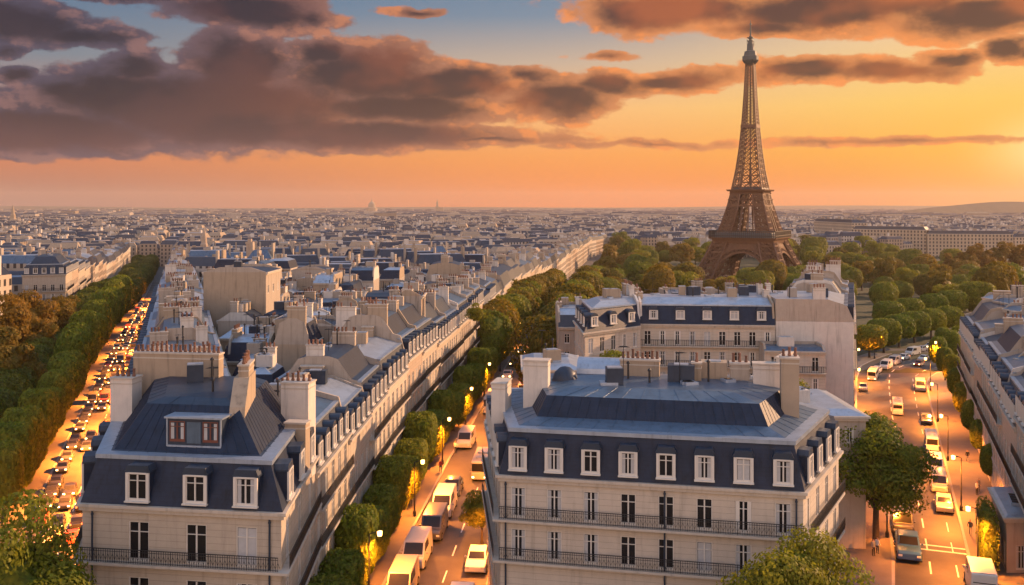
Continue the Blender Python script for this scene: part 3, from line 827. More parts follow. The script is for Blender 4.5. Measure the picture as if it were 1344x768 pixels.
def pipe(t, x, y):
    b = MB(); b.lathe([(.07, 0), (.07, 15.0)], n=7)
    for z in (3, 6, 9, 12, 14.5): b.lathe([(.10, z), (.10, z + .12)], n=7)
    b.build('drainpipe', [M['zinc_d']], t, (x - t.location.x, y - t.location.y, 0), smooth=False)
pipe(t, 11.35, 70.85); pipe(t, 20.6, 68.98); pipe(t, -.5, 73.28)
pipe(L1, -16.4, 64.4); pipe(L1, -29.2, 66.25)

# ------------------------------------------------------------------ terraces
def seg(line, y0, y1, depth, side):
    a = Vector((line(y0), y0)); b = Vector((line(y1), y1)); d = (b - a).normalized()
    nr = Vector((d.y, -d.x)) * side                         # outward
    if side > 0: return [a, b, b - nr * depth, a - nr * depth]
    return [b, a, a - nr * depth, b - nr * depth]
WALLS = ['stone', 'stone', 'stone_b', 'stone_c']
def terrace(nm, line, y0, y1, side, depth, zc_rng, what, front=(10, 15), lodf=lambda y: 1 if y < 240 else 2, group=None, zadd=0, end=None, tops=('zinc', 'zinc', 'zinc_l', 'zinc_d'), gab=(.45, .45, .2, 0), roofs=('slate', 'slate', 'slate_b', 'zinc_d')):
    y = y0; i = 0
    while y < y1:
        i += 1
        L = rnd.uniform(*front) * (1 if y < 260 else 1.6)
        yb = min(y + L * .97, y1)
        if y1 - yb < 5: yb = y1
        zc = rnd.uniform(*zc_rng) + zadd
        lod = lodf(y)
        h1 = rnd.uniform(2.7, 3.4)
        two = rnd.random() < .4
        prof = ((rnd.uniform(.8, 1.2), h1), (1.0, .25), (1.5, 2.2), (1.0, .3)) if two else ((rnd.uniform(.8, 1.3), h1), (depth * .28, rnd.uniform(.6, 1.4)))
        roof = rnd.choice(roofs); top = rnd.choice(tops)
        look = {'zinc_l': 'pale zinc top', 'zinc': 'blue zinc top', 'zinc_d': 'dark top'}[top]
        lab = f"{nth(i)} building {what}, {look}"
        building('terrace_building', lab, seg(line, y, yb - .05, depth, side), (end if end and i == 1 else 'SBRB'), zc, std_rows(zc, base=rnd.uniform(3.9, 4.5)), lod=lod,
                 wall=rnd.choice(WALLS), roof=roof, top=top, prof=prof, bay=rnd.uniform(2.3, 2.8), ww=1.2, balc=(2, len(std_rows(zc)) - 1), stacks=rnd.choice((1, 2, 2)), arch=rnd.random() < .5, vents=5, group=group, gable=rnd.choice(gab))
        y = yb
    return i
terrace('f', F, 79.2, 330, 1, 11.5, (12.8, 15.2), 'of the terrace behind the wedge block, middle avenue side', group='terrace along the middle avenue')
terrace('f', F, 331, 980, 1, 12, (14.5, 17), 'in the far stretch of the middle avenue', front=(11, 15), group='far terrace of the middle avenue')
terrace('b', BL, 81, 330, -1, 11.5, (13.4, 14.2), 'of the terrace behind the wedge block, left avenue side', group='terrace right of the left avenue', tops=('zinc_l', 'zinc_l', 'zinc'), gab=(0, 0, 0, .2), roofs=('zinc', 'slate_b', 'zinc_d', 'zinc'))
terrace('b', BL, 331, 720, -1, 12, (13, 16), 'in the far stretch right of the left avenue', front=(11, 15), group='far terrace right of the left avenue')
LT = lambda y: CL(y) - 25.5
terrace('c', LT, 318, 740, 1, 13, (15.5, 18), 'along the far left side of the left avenue', front=(12, 17), lodf=lambda y: 1 if y < 390 else 2, group='terrace left of the left avenue', end='SBRS')
# buildings on the right avenue's right side
AF = lambda y: 49.8 + .388 * (y - 92)
terrace('r', AF, 77, 170, -1, 13, (12.8, 14.4), 'counted from the near end of the right avenue', front=(10, 13), group='terrace right of the right avenue')

def block(poly, zc, label, styles='BRBR', wall='plaster', top='zinc', roof='zinc', lod=1, prof=((2.5, .9),), **kw):
    return building(kw.pop('name', 'courtyard_building'), label, poly, styles, zc, kw.pop('rows', [(zc - 5.9, 1.7), (zc - 2.9, 1.7)] if zc > 6.5 else [(1, 1.5)]), lod=lod, wall=wall, roof=roof, top=top, prof=prof,
                    bay=kw.pop('bay', 3.2), ww=.9, dorm=kw.pop('dorm', False), flash=False, **kw)
# roofs between the two terraces of the wedge: rows of courtyard buildings
i = 0; y = 93.0; row = 0
while y < 325:
    row += 1
    dp = rnd.uniform(6.5, 9.5) * (1 if y < 200 else 1.5)
    xa, xb = max(BL(y), BL(y + dp)) + 12.6, min(F(y), F(y + dp)) - 12.2
    x = xa; j = 0
    while xb - x > 4:
        w = min(rnd.uniform(5, 10), xb - x)
        if xb - x - w < 4: w = xb - x
        zc = rnd.uniform(9, 14.5) if rnd.random() < .88 else rnd.uniform(15, 18)
        i += 1; j += 1
        st = rnd.choice(['RBRB', 'RBRB', 'RRBR', 'RBRR', 'BRBR'])
        man = rnd.random() < .6
        wl_ = rnd.choice(['plaster', 'plaster_w', 'plaster_t', 'stone_c']); tp = rnd.choice(['zinc', 'zinc', 'zinc_l', 'zinc_l', 'zinc_l', 'zinc_d'])
        block([(x + .15, y + .15), (x + w - .15, y), (x + w - .15, y + dp - .3), (x + .15, y + dp - .15)], zc,
              f"courtyard building between the two terraces, {nth(j)} from the left in the {nth(row)} row back",
              styles=st, wall=wl_, top=tp, roof='slate' if man else tp, prof=((.9, 2.6), (min(w, dp) * .22, .6)) if man else ((min(w, dp) * .3, rnd.uniform(.5, 1.8)),),
              dorm=man and y < 200, stacks=rnd.choice((0, 1, 1)), vents=7, gable=rnd.choice((0, .25, .5)), group='courtyard buildings of the wedge block')
        x += w
    y += dp + rnd.choice((.2, .2, 3.0))
# tall blank firewalls that stand over those roofs
def bigwall(px0, px1, top, y, dp, label, wall='plaster', drop=0):
    x0, x1 = (px0 - 672) / FPX * y, (px1 - 672) / FPX * y; zc = CAM_H - (top - HORY) * y / FPX
    return block([(x0, y), (x1, y), (x1 + .0, y + dp), (x0 + .0, y + dp)], zc - .9, label, styles='BRBR', wall=wall, top='zinc_d', gable=.5, stacks=0, vents=3, prof=((min(3, dp * .3), .4),), rows=[(zc - 5, 1.6)])
bigwall(267, 349, 351, 176, 11, 'big grey-beige blank gable wall standing over the left roofs', 'plaster')
bigwall(383, 428, 346, 262, 10, 'tan blank gable wall beyond the big grey one', 'plaster_t')
bigwall(518, 553, 381, 152, 6, 'tall narrow tan firewall tower right of the courtyard roofs', 'plaster_t')
bigwall(386, 440, 420, 134, 6, 'white blank firewall in the middle of the courtyard roofs', 'plaster_w')
bigwall(443, 484, 418, 133, 6, 'pale firewall with pots, just right of the white firewall', 'plaster_w')
bigwall(361, 392, 412, 139, 6, 'beige low firewall left of the white firewall', 'plaster')
bigwall(557, 582, 368, 215, 8, 'small tan gable block beside the blue attic roofs', 'plaster_t')

# second block on the right: corner pavilion, long facade, blank gable, side terrace
rows2 = [(.35, 2.9), (4.2, 2.2), (7.5, 2.25), (10.7, 2.3), (13.9, 2.3)]
building('apartment_building', 'cream corner pavilion with domed navy mansard behind the small round tree', [(10.8, 141), (20.2, 149.6), (19, 164), (10.3, 156)], 'SBRS', 17.2, rows2, lod=1, bay=2.5, ww=1.0, balc=(3,), prof=((1.2, 3.2), (2, .8)), wall='stone_b', stacks=2, arch=True, vents=6, top='zinc_l', dbay=3.6, dh=1.35, dz=.8)
building('apartment_building', 'long pale facade with iron balconies and navy mansard facing the courtyard', [(20.3, 151), (41.2, 149.0), (42, 163), (20.5, 164)], 'SBRB', 17.3, rows2, lod=1, bay=2.35, ww=1.05, balc=(3, 4), prof=((1.0, 2.9), (3, 1.0)), wall='stone_b', stacks=2, vents=14, top='zinc_l', dbay=4.2, dh=1.3, dz=.8)
building('apartment_building', 'narrow annex with a balcony between the long facade and the blank gable', [(38.5, 145.5), (47.5, 144.2), (47.6, 148.6), (38.6, 148.9)], 'SBBB', 13.9, rows2[:4], lod=1, bay=2.8, ww=1.0, balc=(3,), prof=((1.0, .5),), dorm=False, wall='stone_b', stacks=0, vents=1, top='zinc')
building('apartment_building', 'corner block with a tall blank cream gable beside the right avenue', [(41.3, 149.2), (53.0, 147.8), (59.5, 166), (43, 168)], 'BSRB', 17.9, rows2, lod=1, bay=2.3, ww=1.0, balc=(3,), prof=((1.0, 2.6), (2.8, .9)), wall='stone_b', stacks=1, vents=8, top='zinc_l', gable=0, party='plaster_w')
SL = lambda y: 53.0 + (y - 147.8) * .357
terrace('s', SL, 166.3, 206, 1, 13, (16.4, 17.6), 'beyond the blank gable on the right avenue', front=(9, 13), group='terrace beyond the blank gable')
k = 0
for x0, x1, y0, y1, zc in ((22, 34, 166, 176, 16), (35, 46, 170, 182, 16.5), (18, 29, 177.5, 188, 15), (30, 44, 183, 195, 16), (45, 56, 186, 198, 15.5), (8, 17, 165, 176, 15)):
    k += 1
    block([(x0, y0), (x1, y0 - .5), (x1, y1), (x0, y1)], zc, f'{nth(k)} zinc-roofed building in the yard behind the long pale facade', styles='RRBB', top=rnd.choice(['zinc_l', 'zinc', 'zinc_l']), roof='slate_b', prof=((.8, 2), (2.4, .8)), stacks=1, vents=6)
for x0, x1, y0, y1, zc, wl_, lb in ((1.4, 7.8, 107, 117, 17.6, 'plaster_w', 'white low rooftop block with pale zinc top behind the middle apartment block'), (8.5, 15, 100, 109, 13.2, 'plaster_t', 'tan yard building with roof terrace left of the small round tree'), (16, 26, 104, 116, 13.5, 'plaster_w', 'pale yard building right of the small round tree'), (27, 37, 100, 113, 14, 'plaster', 'beige yard building near the right avenue behind the middle block'), (22, 37, 119, 131, 12, 'plaster_w', 'white flat-topped yard building below the long pale facade')):
    block([(x0, y0), (x1, y0 - .4), (x1, y1), (x0, y1)], zc, lb, styles='RRRR', wall=wl_, top='zinc_l', prof=((1.2, .5),), stacks=0, vents=7)
# clutter of stepped attic blocks on the far right roofs
for k, (x0, x1, y0, y1, zc, wl_) in enumerate(((70, 79, 128, 133, 18.2, 'plaster_w'), (74, 84, 138, 143, 19.2, 'plaster_w'), (79, 88, 148, 153, 19.5, 'plaster'), (84, 94, 160, 166, 19.5, 'plaster_w'), (90, 104, 172, 182, 18.5, 'plaster'), (63, 72, 114, 119, 17.0, 'plaster_w'))):
    block([(x0, y0), (x1, y0 - .4), (x1, y1), (x0, y1)], zc, f'{nth(k + 1)} pale attic block stepping up behind the right avenue terrace', styles='BRBR', wall=wl_, top=rnd.choice(['zinc_l', 'zinc']), prof=((1.2, .5),), stacks=1, vents=5)
# annex with flat roof and skylight beside the right kerb
an, z_ = building('annex_building', 'low annex with flat grey roof and blue skylight beside the right kerb', [(48.3, 93.0), (51.2, 93.0), (54.6, 102.5), (51.6, 102.5)], 'RRRR', 5.6, [(.4, 2.4)], lod=0, wall='plaster', roof='zinc_l', top='zinc_l', prof=((.15, .2),), dorm=False, flash=False, stacks=0, vents=0, bay=2.4, ww=1.1)
sk = MB(); sk.box((0, 0, .15), (1.5, 3.6, .3), mi=0)
for q in range(4): sk.box((0, -1.25 + q * .85, .312), (1.25, .7, .03), mi=1)
sk.build('skylight', [M['zinc_l'], M['glass']], an, (.1, -.6, 5.82), -.37)

# ------------------------------------------------------------------ the iron tower
def tower():
    D = 588.0; cx = (985 - 672) / FPX * D; S = .4986; zb = gz(D)
    t = thing('iron_tower', (cx, D, zb), 'tall brown iron lattice tower rising from the park trees', 'tower', rz=R(-29))
    prof = [(0, 60), (20, 50.5), (40, 41.5), (57, 34.5), (75, 28), (95, 22.5), (115, 18.5), (140, 14.2), (165, 11.2), (196, 8.6), (230, 6.6), (276, 4.6)]
    hw = lambda z: interp(prof, z) * S                      # outer half width
    lw = lambda z: interp([(0, 25), (57, 17), (115, 11.5), (150, 9.5), (196, 7.6)], z) * S   # width of one pier
    mats = [M['iron_tower'], M['iron_tower_d']]
    # four piers up to the second platform
    for sx, sy in ((1, 1), (1, -1), (-1, 1), (-1, -1)):
        b = MB()
        lv = [0, 8, 16, 24, 32, 40, 48, 54, 62, 69, 76, 83, 90, 97, 104, 110]
        def corner(z, a, c):
            o = hw(z); w = lw(z)
            return Vector((sx * (o - w * a), sy * (o - w * c), z * S))
        for z0, z1 in zip(lv, lv[1:]):
            cs = ((0, 0), (1, 0), (1, 1), (0, 1))
            for q in range(4):
                a, c = cs[q], cs[(q + 1) % 4]
                b.bar(corner(z0, *a), corner(z1, *a), 1.0 if z0 < 57 else .8)
                for f0, f1 in ((0, .5), (.5, 1)):           # two crosses side by side on every face
                    A0 = corner(z0, *a).lerp(corner(z0, *c), f0); A1 = corner(z0, *a).lerp(corner(z0, *c), f1)
                    B0 = corner(z1, *a).lerp(corner(z1, *c), f0); B1 = corner(z1, *a).lerp(corner(z1, *c), f1)
                    b.bar(A0, B1, .46); b.bar(A1, B0, .46); b.bar(A1, B1, .36)
                b.bar(corner(z1, *a), corner(z1, *c), .75)
        ft = (sx * (hw(0) - lw(0) / 2), sy * (hw(0) - lw(0) / 2), .5); b.box(ft, (14, 14, 3.4), mi=0)
        b.build('pier', mats, t)
    # great arches with spandrels, one on each side
    for q in range(4):
        b = MB(); n = 22; o0 = hw(20)
        def P(u, z, dep=0.0):
            o = hw(z) - 1.2 - dep
            v = ((u, -o), (o, u), (-u, o), (-o, -u))[q]
            return Vector((v[0], v[1], z * S))
        span = (hw(10) - lw(10)) ; zt = 40.0
        for dep in (0, 5.5):
            pi = [(span * math.cos(math.pi * i / n), 9 + (zt - 9) * math.sin(math.pi * i / n)) for i in range(n + 1)]
            po = [((span + 2.4) * math.cos(math.pi * i / n), 9 + (zt + 5 - 9) * math.sin(math.pi * i / n)) for i in range(n + 1)]
            for i in range(n):
                b.bar(P(*pi[i], dep), P(*pi[i + 1], dep), 1.1); b.bar(P(*po[i], dep), P(*po[i + 1], dep), .9)
                b.bar(P(*pi[i], dep), P(*po[i + 1], dep), .5); b.bar(P(*po[i], dep), P(*pi[i + 1], dep), .5)
                # spandrel lattice up to the gallery beam
                zu = 50.0; k = 4
                if po[i][1] > 22:
                    for j in range(k):
                        za, zb2 = po[i][1] + (zu - po[i][1]) * j / k, po[i + 1][1] + (zu - po[i + 1][1]) * (j + 1) / k
                        b.bar(P(po[i][0], za, dep), P(po[i + 1][0], zb2, dep), .55)
                        za, zb2 = po[i + 1][1] + (zu - po[i + 1][1]) * j / k, po[i][1] + (zu - po[i][1]) * (j + 1) / k
                        b.bar(P(po[i + 1][0], za, dep), P(po[i][0], zb2, dep), .55)
                    b.bar(P(*po[i], dep), P(po[i][0], zu, dep), .6)
        for i in range(0, n + 1, 2): b.bar(P(*pi[i], 0), P(*pi[i], 5.5), .6)
        b.build('arch', mats, t)
    def deck(nm, z0, z1, h0, h1, hole=0.0, mi=0):
        b = MB()
        o0 = [(-h0, -h0), (h0, -h0), (h0, h0), (-h0, h0)]; o1 = [(-h1, -h1), (h1, -h1), (h1, h1), (-h1, h1)]
        ins = [(-hole, -hole), (hole, -hole), (hole, hole), (-hole, hole)]
        for i in range(4):
            j = (i + 1) % 4
            b.face([(*o0[i], z0), (*o0[j], z0), (*o1[j], z1), (*o1[i], z1)], mi)
            for zz, oo in ((z0, o0), (z1, o1)):
                b.face([(*oo[i], zz), (*oo[j], zz), (*ins[j], zz), (*ins[i], zz)], mi)
            b.face([(*ins[i], z0), (*ins[j], z0), (*ins[j], z1), (*ins[i], z1)], mi)
        return b
    h1 = hw(57)
    b = deck('first_platform', 50.5 * S, 56 * S, h1 + 1.0, h1 + 1.6, h1 - 9); 
    b2 = deck('', 56 * S, 57.5 * S, h1 + 3.0, h1 + 3.2, h1 - 9); k = len(b.v); b.v += b2.v; b.f += [tuple(k + i for i in f) for f in b2.f]; b.m += b2.m
    b.build('first_platform', mats, t)
    b = MB(); hh = h1 + 2.9; n = 34
    for q in range(4):
        for i in range(n):
            u = -hh + 2 * hh * i / n
            for z0, z1, w in ((57.5, 65.5, .34),):
                v = ((u, -hh), (hh, u), (-u, hh), (-hh, -u))[q]; b.bar((v[0], v[1], z0 * S), (v[0], v[1], z1 * S), w, 1)
        A = ((-hh, -hh), (hh, -hh), (hh, hh), (-hh, hh)); p, r_ = A[q], A[(q + 1) % 4]
        for z in (60, 65.5): b.bar((*p, z * S), (*r_, z * S), .45, 1)
    b.build('gallery_railing', mats, t)
    b = deck('pavilion', 57.5 * S, 63.5 * S, h1 + .6, h1 - .2, h1 - 6, mi=0); b.build('pavilion', [M['cabin']], t)
    h2 = hw(115)
    b = MB()                                                # ties between the piers under the second platform
    for q in range(4):
        def Q(u, z):
            o = hw(z) - .2; v = ((u, -o), (o, u), (-u, o), (-o, -u))[q]; return Vector((v[0], v[1], z * S))
        for z0, z1, n in ((96, 104, 6), (104, 112, 6)):
            for i in range(n):
                u0, u1 = hw(z0) * (-1 + 2 * i / n), hw(z0) * (-1 + 2 * (i + 1) / n)
                b.bar(Q(u0, z0), Q(u1, z1), .6); b.bar(Q(u1, z0), Q(u0, z1), .6)
            b.bar(Q(-hw(z0), z0), Q(hw(z0), z0), 1.0); b.bar(Q(-hw(z1), z1), Q(hw(z1), z1), 1.0)
        for i in (-1, 1): b.bar(Q(i * 2.6, 60), Q(i * 1.9, 96), .7)   # lift shafts
    b.build('tie_truss', mats, t)
    b = deck('second_platform', 111 * S, 114 * S, h2 + .5, h2 + 1.0, 1.5)
    b2 = deck('', 114 * S, 116 * S, h2 + 2.2, h2 + 2.6, 1.5); k = len(b.v); b.v += b2.v; b.f += [tuple(k + i for i in f) for f in b2.f]; b.m += b2.m
    b3 = deck('', 116 * S, 119.5 * S, h2 + .2, h2 - .6, 2); k = len(b.v); b.v += b3.v; b.f += [tuple(k + i for i in f) for f in b3.f]; b.m += [1] * len(b3.f)
    b.build('second_platform', mats, t)
    # upper shaft
    b = MB(); lv = [116]; 
    while lv[-1] < 272: lv.append(min(272.0, lv[-1] + max(3.6, interp(prof, lv[-1]) * .50)))
    for z0, z1 in zip(lv, lv[1:]):
        for q in range(4):
            def Q(f, z):
                o = hw(z); u = o * f; v = ((u, -o), (o, u), (-u, o), (-o, -u))[q]; return Vector((v[0], v[1], z * S))
            inn0 = 1 - 2 * min(.5, interp([(115, .31), (196, .40), (276, .42)], z0)); inn1 = 1 - 2 * min(.5, interp([(115, .31), (196, .40), (276, .42)], z1))
            w = interp([(115, .72), (276, .34)], z0)
            b.bar(Q(-1, z0), Q(-1, z1), w * 1.15)
            for s in (-1, 1):
                b.bar(Q(s * inn0, z0), Q(s * inn1, z1), w * .8)
                b.bar(Q(s, z0), Q(s * inn1, z1), w * .62); b.bar(Q(s * inn0, z0), Q(s, z1), w * .62)
            if z0 < 196: b.bar(Q(-inn0, z0), Q(inn1, z1), w * .5); b.bar(Q(inn0, z0), Q(-inn1, z1), w * .5)
            b.bar(Q(-1, z1), Q(1, z1), w * .6)
    b.bar((0, 0, 116 * S), (0, 0, 272 * S), .7, 1)         # lift shaft in the middle
    b.build('shaft', mats, t)
    b = MB(); h3 = 4.6 * S
    b.box((0, 0, 194 * S), (2 * hw(194) + 1.0, 2 * hw(194) + 1.0, 2.0), mi=0)
    b.build('middle_platform', mats, t)
    b = MB()
    b.lathe([(h3 * 1.1, 270 * S), (h3 * 1.9, 274 * S), (h3 * 2.2, 276 * S), (h3 * 2.2, 281 * S), (h3 * 1.8, 281.5 * S), (h3 * 1.6, 287 * S), (h3 * 1.0, 288 * S), (h3 * .9, 296 * S)], n=12)
    b.build('top_cabin', [M['cabin']], t)
    b = MB(); b.lathe([(1.7, 295 * S), (1.5, 300 * S), (1.0, 300.5 * S), (.9, 306 * S), (.5, 306.5 * S), (.4, 316 * S), (.28, 317 * S), (.2, 325 * S), (.05, 326 * S)], n=8)
    for a in range(5): b.bar((1.9 * math.cos(a * 1.26), 1.9 * math.sin(a * 1.26), 286 * S), (2.2 * math.cos(a * 1.26), 2.2 * math.sin(a * 1.26), (299 + 3 * (a % 2)) * S), .25)
    for z in (300, 304): b.box((0, 0, z * S), (3.4, 3.4, .5), mi=0)
    b.box((0, 0, 321 * S), (1.3, 1.3, .4))
    b.build('antenna', [M['cabin']], t)
tower()

# ------------------------------------------------------------------ trees
def leaves(rs, pts, nrm, size, flat=.35):
    """one little leaf quad at each point, loosely facing its normal"""
    n = len(pts)
    d = nrm + rs.normal(0, flat, (n, 3)); d /= np.linalg.norm(d, axis=1, keepdims=True) + 1e-9
    r = rs.normal(0, 1, (n, 3)); u = np.cross(d, r); u /= np.linalg.norm(u, axis=1, keepdims=True) + 1e-9
    v = np.cross(d, u); s = size * rs.uniform(.6, 1.3, (n, 1))
    P = np.stack([pts - u * s, pts - v * s * .62, pts + u * s, pts + v * s * .62], 1).reshape(-1, 3)
    return P
def crown_mesh(name, seed, shape, n, size, m, clumps=0, core=True, wob=.18):
    """shape = (rx, ry, rz, power): superellipsoid centred at z=rz; clumps >0 breaks it into tufts"""
    rs = np.random.RandomState(seed); rx, ry, rz, pw = shape
    def surf(dirs):
        s = (np.abs(dirs[:, 0] / rx) ** pw + np.abs(dirs[:, 1] / ry) ** pw + np.abs(dirs[:, 2] / rz) ** pw) ** (-1 / pw)
        return dirs * s[:, None]
    def lump(dirs, k=7):
        a = np.zeros(len(dirs))
        for q in range(k):
            c = rs.normal(0, 1, 3); c /= np.linalg.norm(c); a += np.maximum(0, dirs @ c - .55) * rs.uniform(-1, 1)
        return 1 + wob * 2.2 * a
    if clumps:
        cd = rs.normal(0, 1, (clumps, 3)); cd /= np.linalg.norm(cd, axis=1, keepdims=True)
        cc = surf(cd) * rs.uniform(.45, .86, (clumps, 1))
        cr = min(rx, ry, rz) * rs.uniform(.28, .46, clumps)
        idx = rs.randint(0, clumps, n); dd = rs.normal(0, 1, (n, 3)); dd /= np.linalg.norm(dd, axis=1, keepdims=True)
        dd[:, 2] = np.where(dd[:, 2] < -.35, -dd[:, 2], dd[:, 2])
        pts = cc[idx] + dd * (cr[idx] * rs.uniform(.72, 1.1, n))[:, None] * np.array([1.15, 1.15, .85]); nrm = dd
    else:
        dd = rs.normal(0, 1, (n, 3)); dd /= np.linalg.norm(dd, axis=1, keepdims=True)
        base = surf(dd); L = lump(dd)
        area = np.linalg.norm(base, axis=1) ** 1.6; keep = rs.uniform(0, 1, n) < area / area.max() + .25
        dd = dd[keep]; base = base[keep]; L = L[keep]
        pts = base * (L * rs.uniform(.90, 1.04, len(dd)))[:, None]; nrm = np.sign(dd) * np.abs(base / np.array([rx, ry, rz])) ** (pw - 1) / np.array([rx, ry, rz]); nrm /= np.linalg.norm(nrm, axis=1, keepdims=True) + 1e-9
    V = leaves(rs, pts, nrm, size); nf = len(V) // 4
    F_ = np.arange(nf * 4).reshape(-1, 4)
    verts = V; faces = [tuple(f) for f in F_.tolist()]
    if core:
        bm = bmesh.new(); bmesh.ops.create_icosphere(bm, subdivisions=3, radius=1.0)
        cv = np.array([v.co[:] for v in bm.verts]); cf = [[v.index for v in f.verts] for f in bm.faces]; bm.free()
        cp = surf(cv) * .86 * (1 + .05 * rs.normal(0, 1, (len(cv), 1)))
        if clumps: cp = cp * .52 / .86
        k = len(verts); verts = np.vstack([verts, cp]); faces += [tuple(k + i for i in f) for f in cf]
    verts = verts + np.array([0, 0, rz])
    me = bpy.data.meshes.new(name); me.from_pydata(verts.tolist(), [], faces); me.materials.append(m); me.update()
    return me
def trunk_mesh(h, r, limbs=0, spread=1.0, seed=0):
    b = MB(); q = random.Random(seed)
    b.lathe([(r * 1.7, -.1), (r * 1.15, .35), (r, h * .45), (r * .8, h)], n=8)
    for i in range(limbs):
        a = 2 * math.pi * i / limbs + q.uniform(-.3, .3); z0 = h * q.uniform(.7, .98); l = spread * q.uniform(.6, 1.0)
        p = Vector((0, 0, z0)); m1 = p + Vector((math.cos(a) * l * .5, math.sin(a) * l * .5, l * .6)); e = m1 + Vector((math.cos(a) * l * .6, math.sin(a) * l * .6, l * .9))
        b.bar(p, m1, r * .9, w2=r * .6, n=6); b.bar(m1, e, r * .6, w2=r * .2, n=6)
        e2 = m1 + Vector((math.cos(a + .9) * l * .5, math.sin(a + .9) * l * .5, l * .6)); b.bar(m1, e2, r * .45, w2=r * .15, n=5)
    return b.mesh('trunk', [M['bark']], True)
KIND = {}
def kind(nm, crowns, trunk, lift): KIND[nm] = (crowns, trunk, lift)
kind('hedge', [crown_mesh('crown', 10 + i, (1.75, 2.7, 1.75, 4.5), 5200, .16, M['leaf_hedge'], wob=.06) for i in range(3)], trunk_mesh(2.0, .16, 0), 1.1)
kind('hedge_far', [crown_mesh('crown', 20 + i, (2.4, 2.9, 2.4, 2.7), 3800, .24, M['leaf_hedge'], wob=.10) for i in range(3)], trunk_mesh(2.2, .18, 0), 1.6)
kind('lump', [crown_mesh('crown', 30 + i, (3.6, 4.2, 3.2, 2.6), 5200, .26, M['leaf_dark'], wob=.22) for i in range(3)], trunk_mesh(2.6, .22, 0), 1.2)
kind('gold', [crown_mesh('crown', 40 + i, (4.4, 4.4, 6.2, 2.4), 6500, .32, M['leaf_gold'], clumps=26, wob=.2) for i in range(3)], trunk_mesh(4.5, .3, 5, 2.5), 2.2)
kind('park', [crown_mesh('crown', 50 + i, (6.0, 6.0, 5.0, 2.2), 5200, .42, M['leaf_park'] if i % 2 else M['leaf_green'], clumps=0 if i % 3 else 30, wob=.3) for i in range(5)], trunk_mesh(4.0, .35, 0), 2.0)
kind('broad', [crown_mesh('crown', 60 + i, (4.6, 4.6, 5.4, 2.3), 34000, .15, M['leaf_green'], clumps=46, core=True) for i in range(3)], trunk_mesh(4.6, .28, 7, 2.6), 2.4)
kind('small', [crown_mesh('crown', 70, (2.1, 2.1, 2.0, 2.2), 9000, .11, M['leaf_green'], clumps=20)], trunk_mesh(2.2, .12, 4, 1.0), 1.4)
def tree(kd, x, y, label, s=(1, 1, 1), rz=None, group=None, z=None, name='tree', var=None):
    cr, tr, lift = KIND[kd]
    t = thing(name, (x, y, gz(y) if z is None else z), label, 'tree', group, rnd.uniform(0, 6.28) if rz is None else rz)
    c = obj('crown', cr[(rnd.randrange(len(cr)) if var is None else var) % len(cr)], t, (0, 0, lift * s[2])); c.scale = s
    k = obj('trunk', tr, t); k.scale = (s[0], s[0], s[2])
    return t
# near trees
tree('broad', 18.2, 61.5, 'dense green tree hiding the lower right corner of the middle apartment block', (1.0, .8, 1.16), .4, var=0)
tree('broad', 38.6, 101, 'big green tree on the left kerb of the right avenue', (1.15, 1.15, 1.12), 1.2, var=1)
tree('broad', 34.4, 118, 'green tree behind the big kerb tree, beside the side of the middle block', (.85, .85, 1.05), 2.2, var=2)
tree('broad', -31.0, 59.0, 'yellow-green tree at the lower left corner before the wedge block', (.92, .92, 1.3), 3.0, var=2)
tree('small', -3.2, 101.5, 'small round tree on the kerb of the middle avenue', (1.05, 1.05, 1.0), 0)
tree('small', 13.4, 126, 'small round tree in front of the corner pavilion', (2.1, 1.9, 2.3), 1, z=4)
tree('small', -6.6, 176, 'small bushy tree in a roof garden over the middle avenue', (.8, .8, .9), 1, z=13.0)
# trimmed trees of the middle avenue: the left row
i = 0; y = 70.0
while y < 205:
    i += 1; s = 1 + (y - 70) * .0012
    tree('hedge', (F(y) + RL(y)) / 2 - .35 + (y > 150) * .6, y, f'{nth(i)} box-trimmed tree from the near end of the middle avenue row', (s * rnd.uniform(.98, 1.14), 1.06, s * (1.58 if i % 3 == 1 else 1.22) * rnd.uniform(.95, 1.05)), math.atan2(-(F(y + 5) - F(y - 5)), 10), 'box-trimmed trees along the middle avenue')
    y += 6.3
i = 0; y = 206
while y < 470:
    i += 1
    tree('park', RL(y) - 3.0 + rnd.uniform(-1.5, 1.5), y, f'{nth(i)} rounded tree continuing the middle avenue row into the distance', (.86, .86, 1.1), None, 'rounded trees along the middle avenue'); y += 8.5
i = 0; y = 176
while y < 520:
    i += 1
    tree('park', RR(y) + 4.0 + rnd.uniform(-1.5, 1.5), y, f'{nth(i)} rounded golden tree on the right side of the middle avenue, behind the pavilion', (.9, .9, 1.15), None, 'rounded trees right of the middle avenue'); y += 10
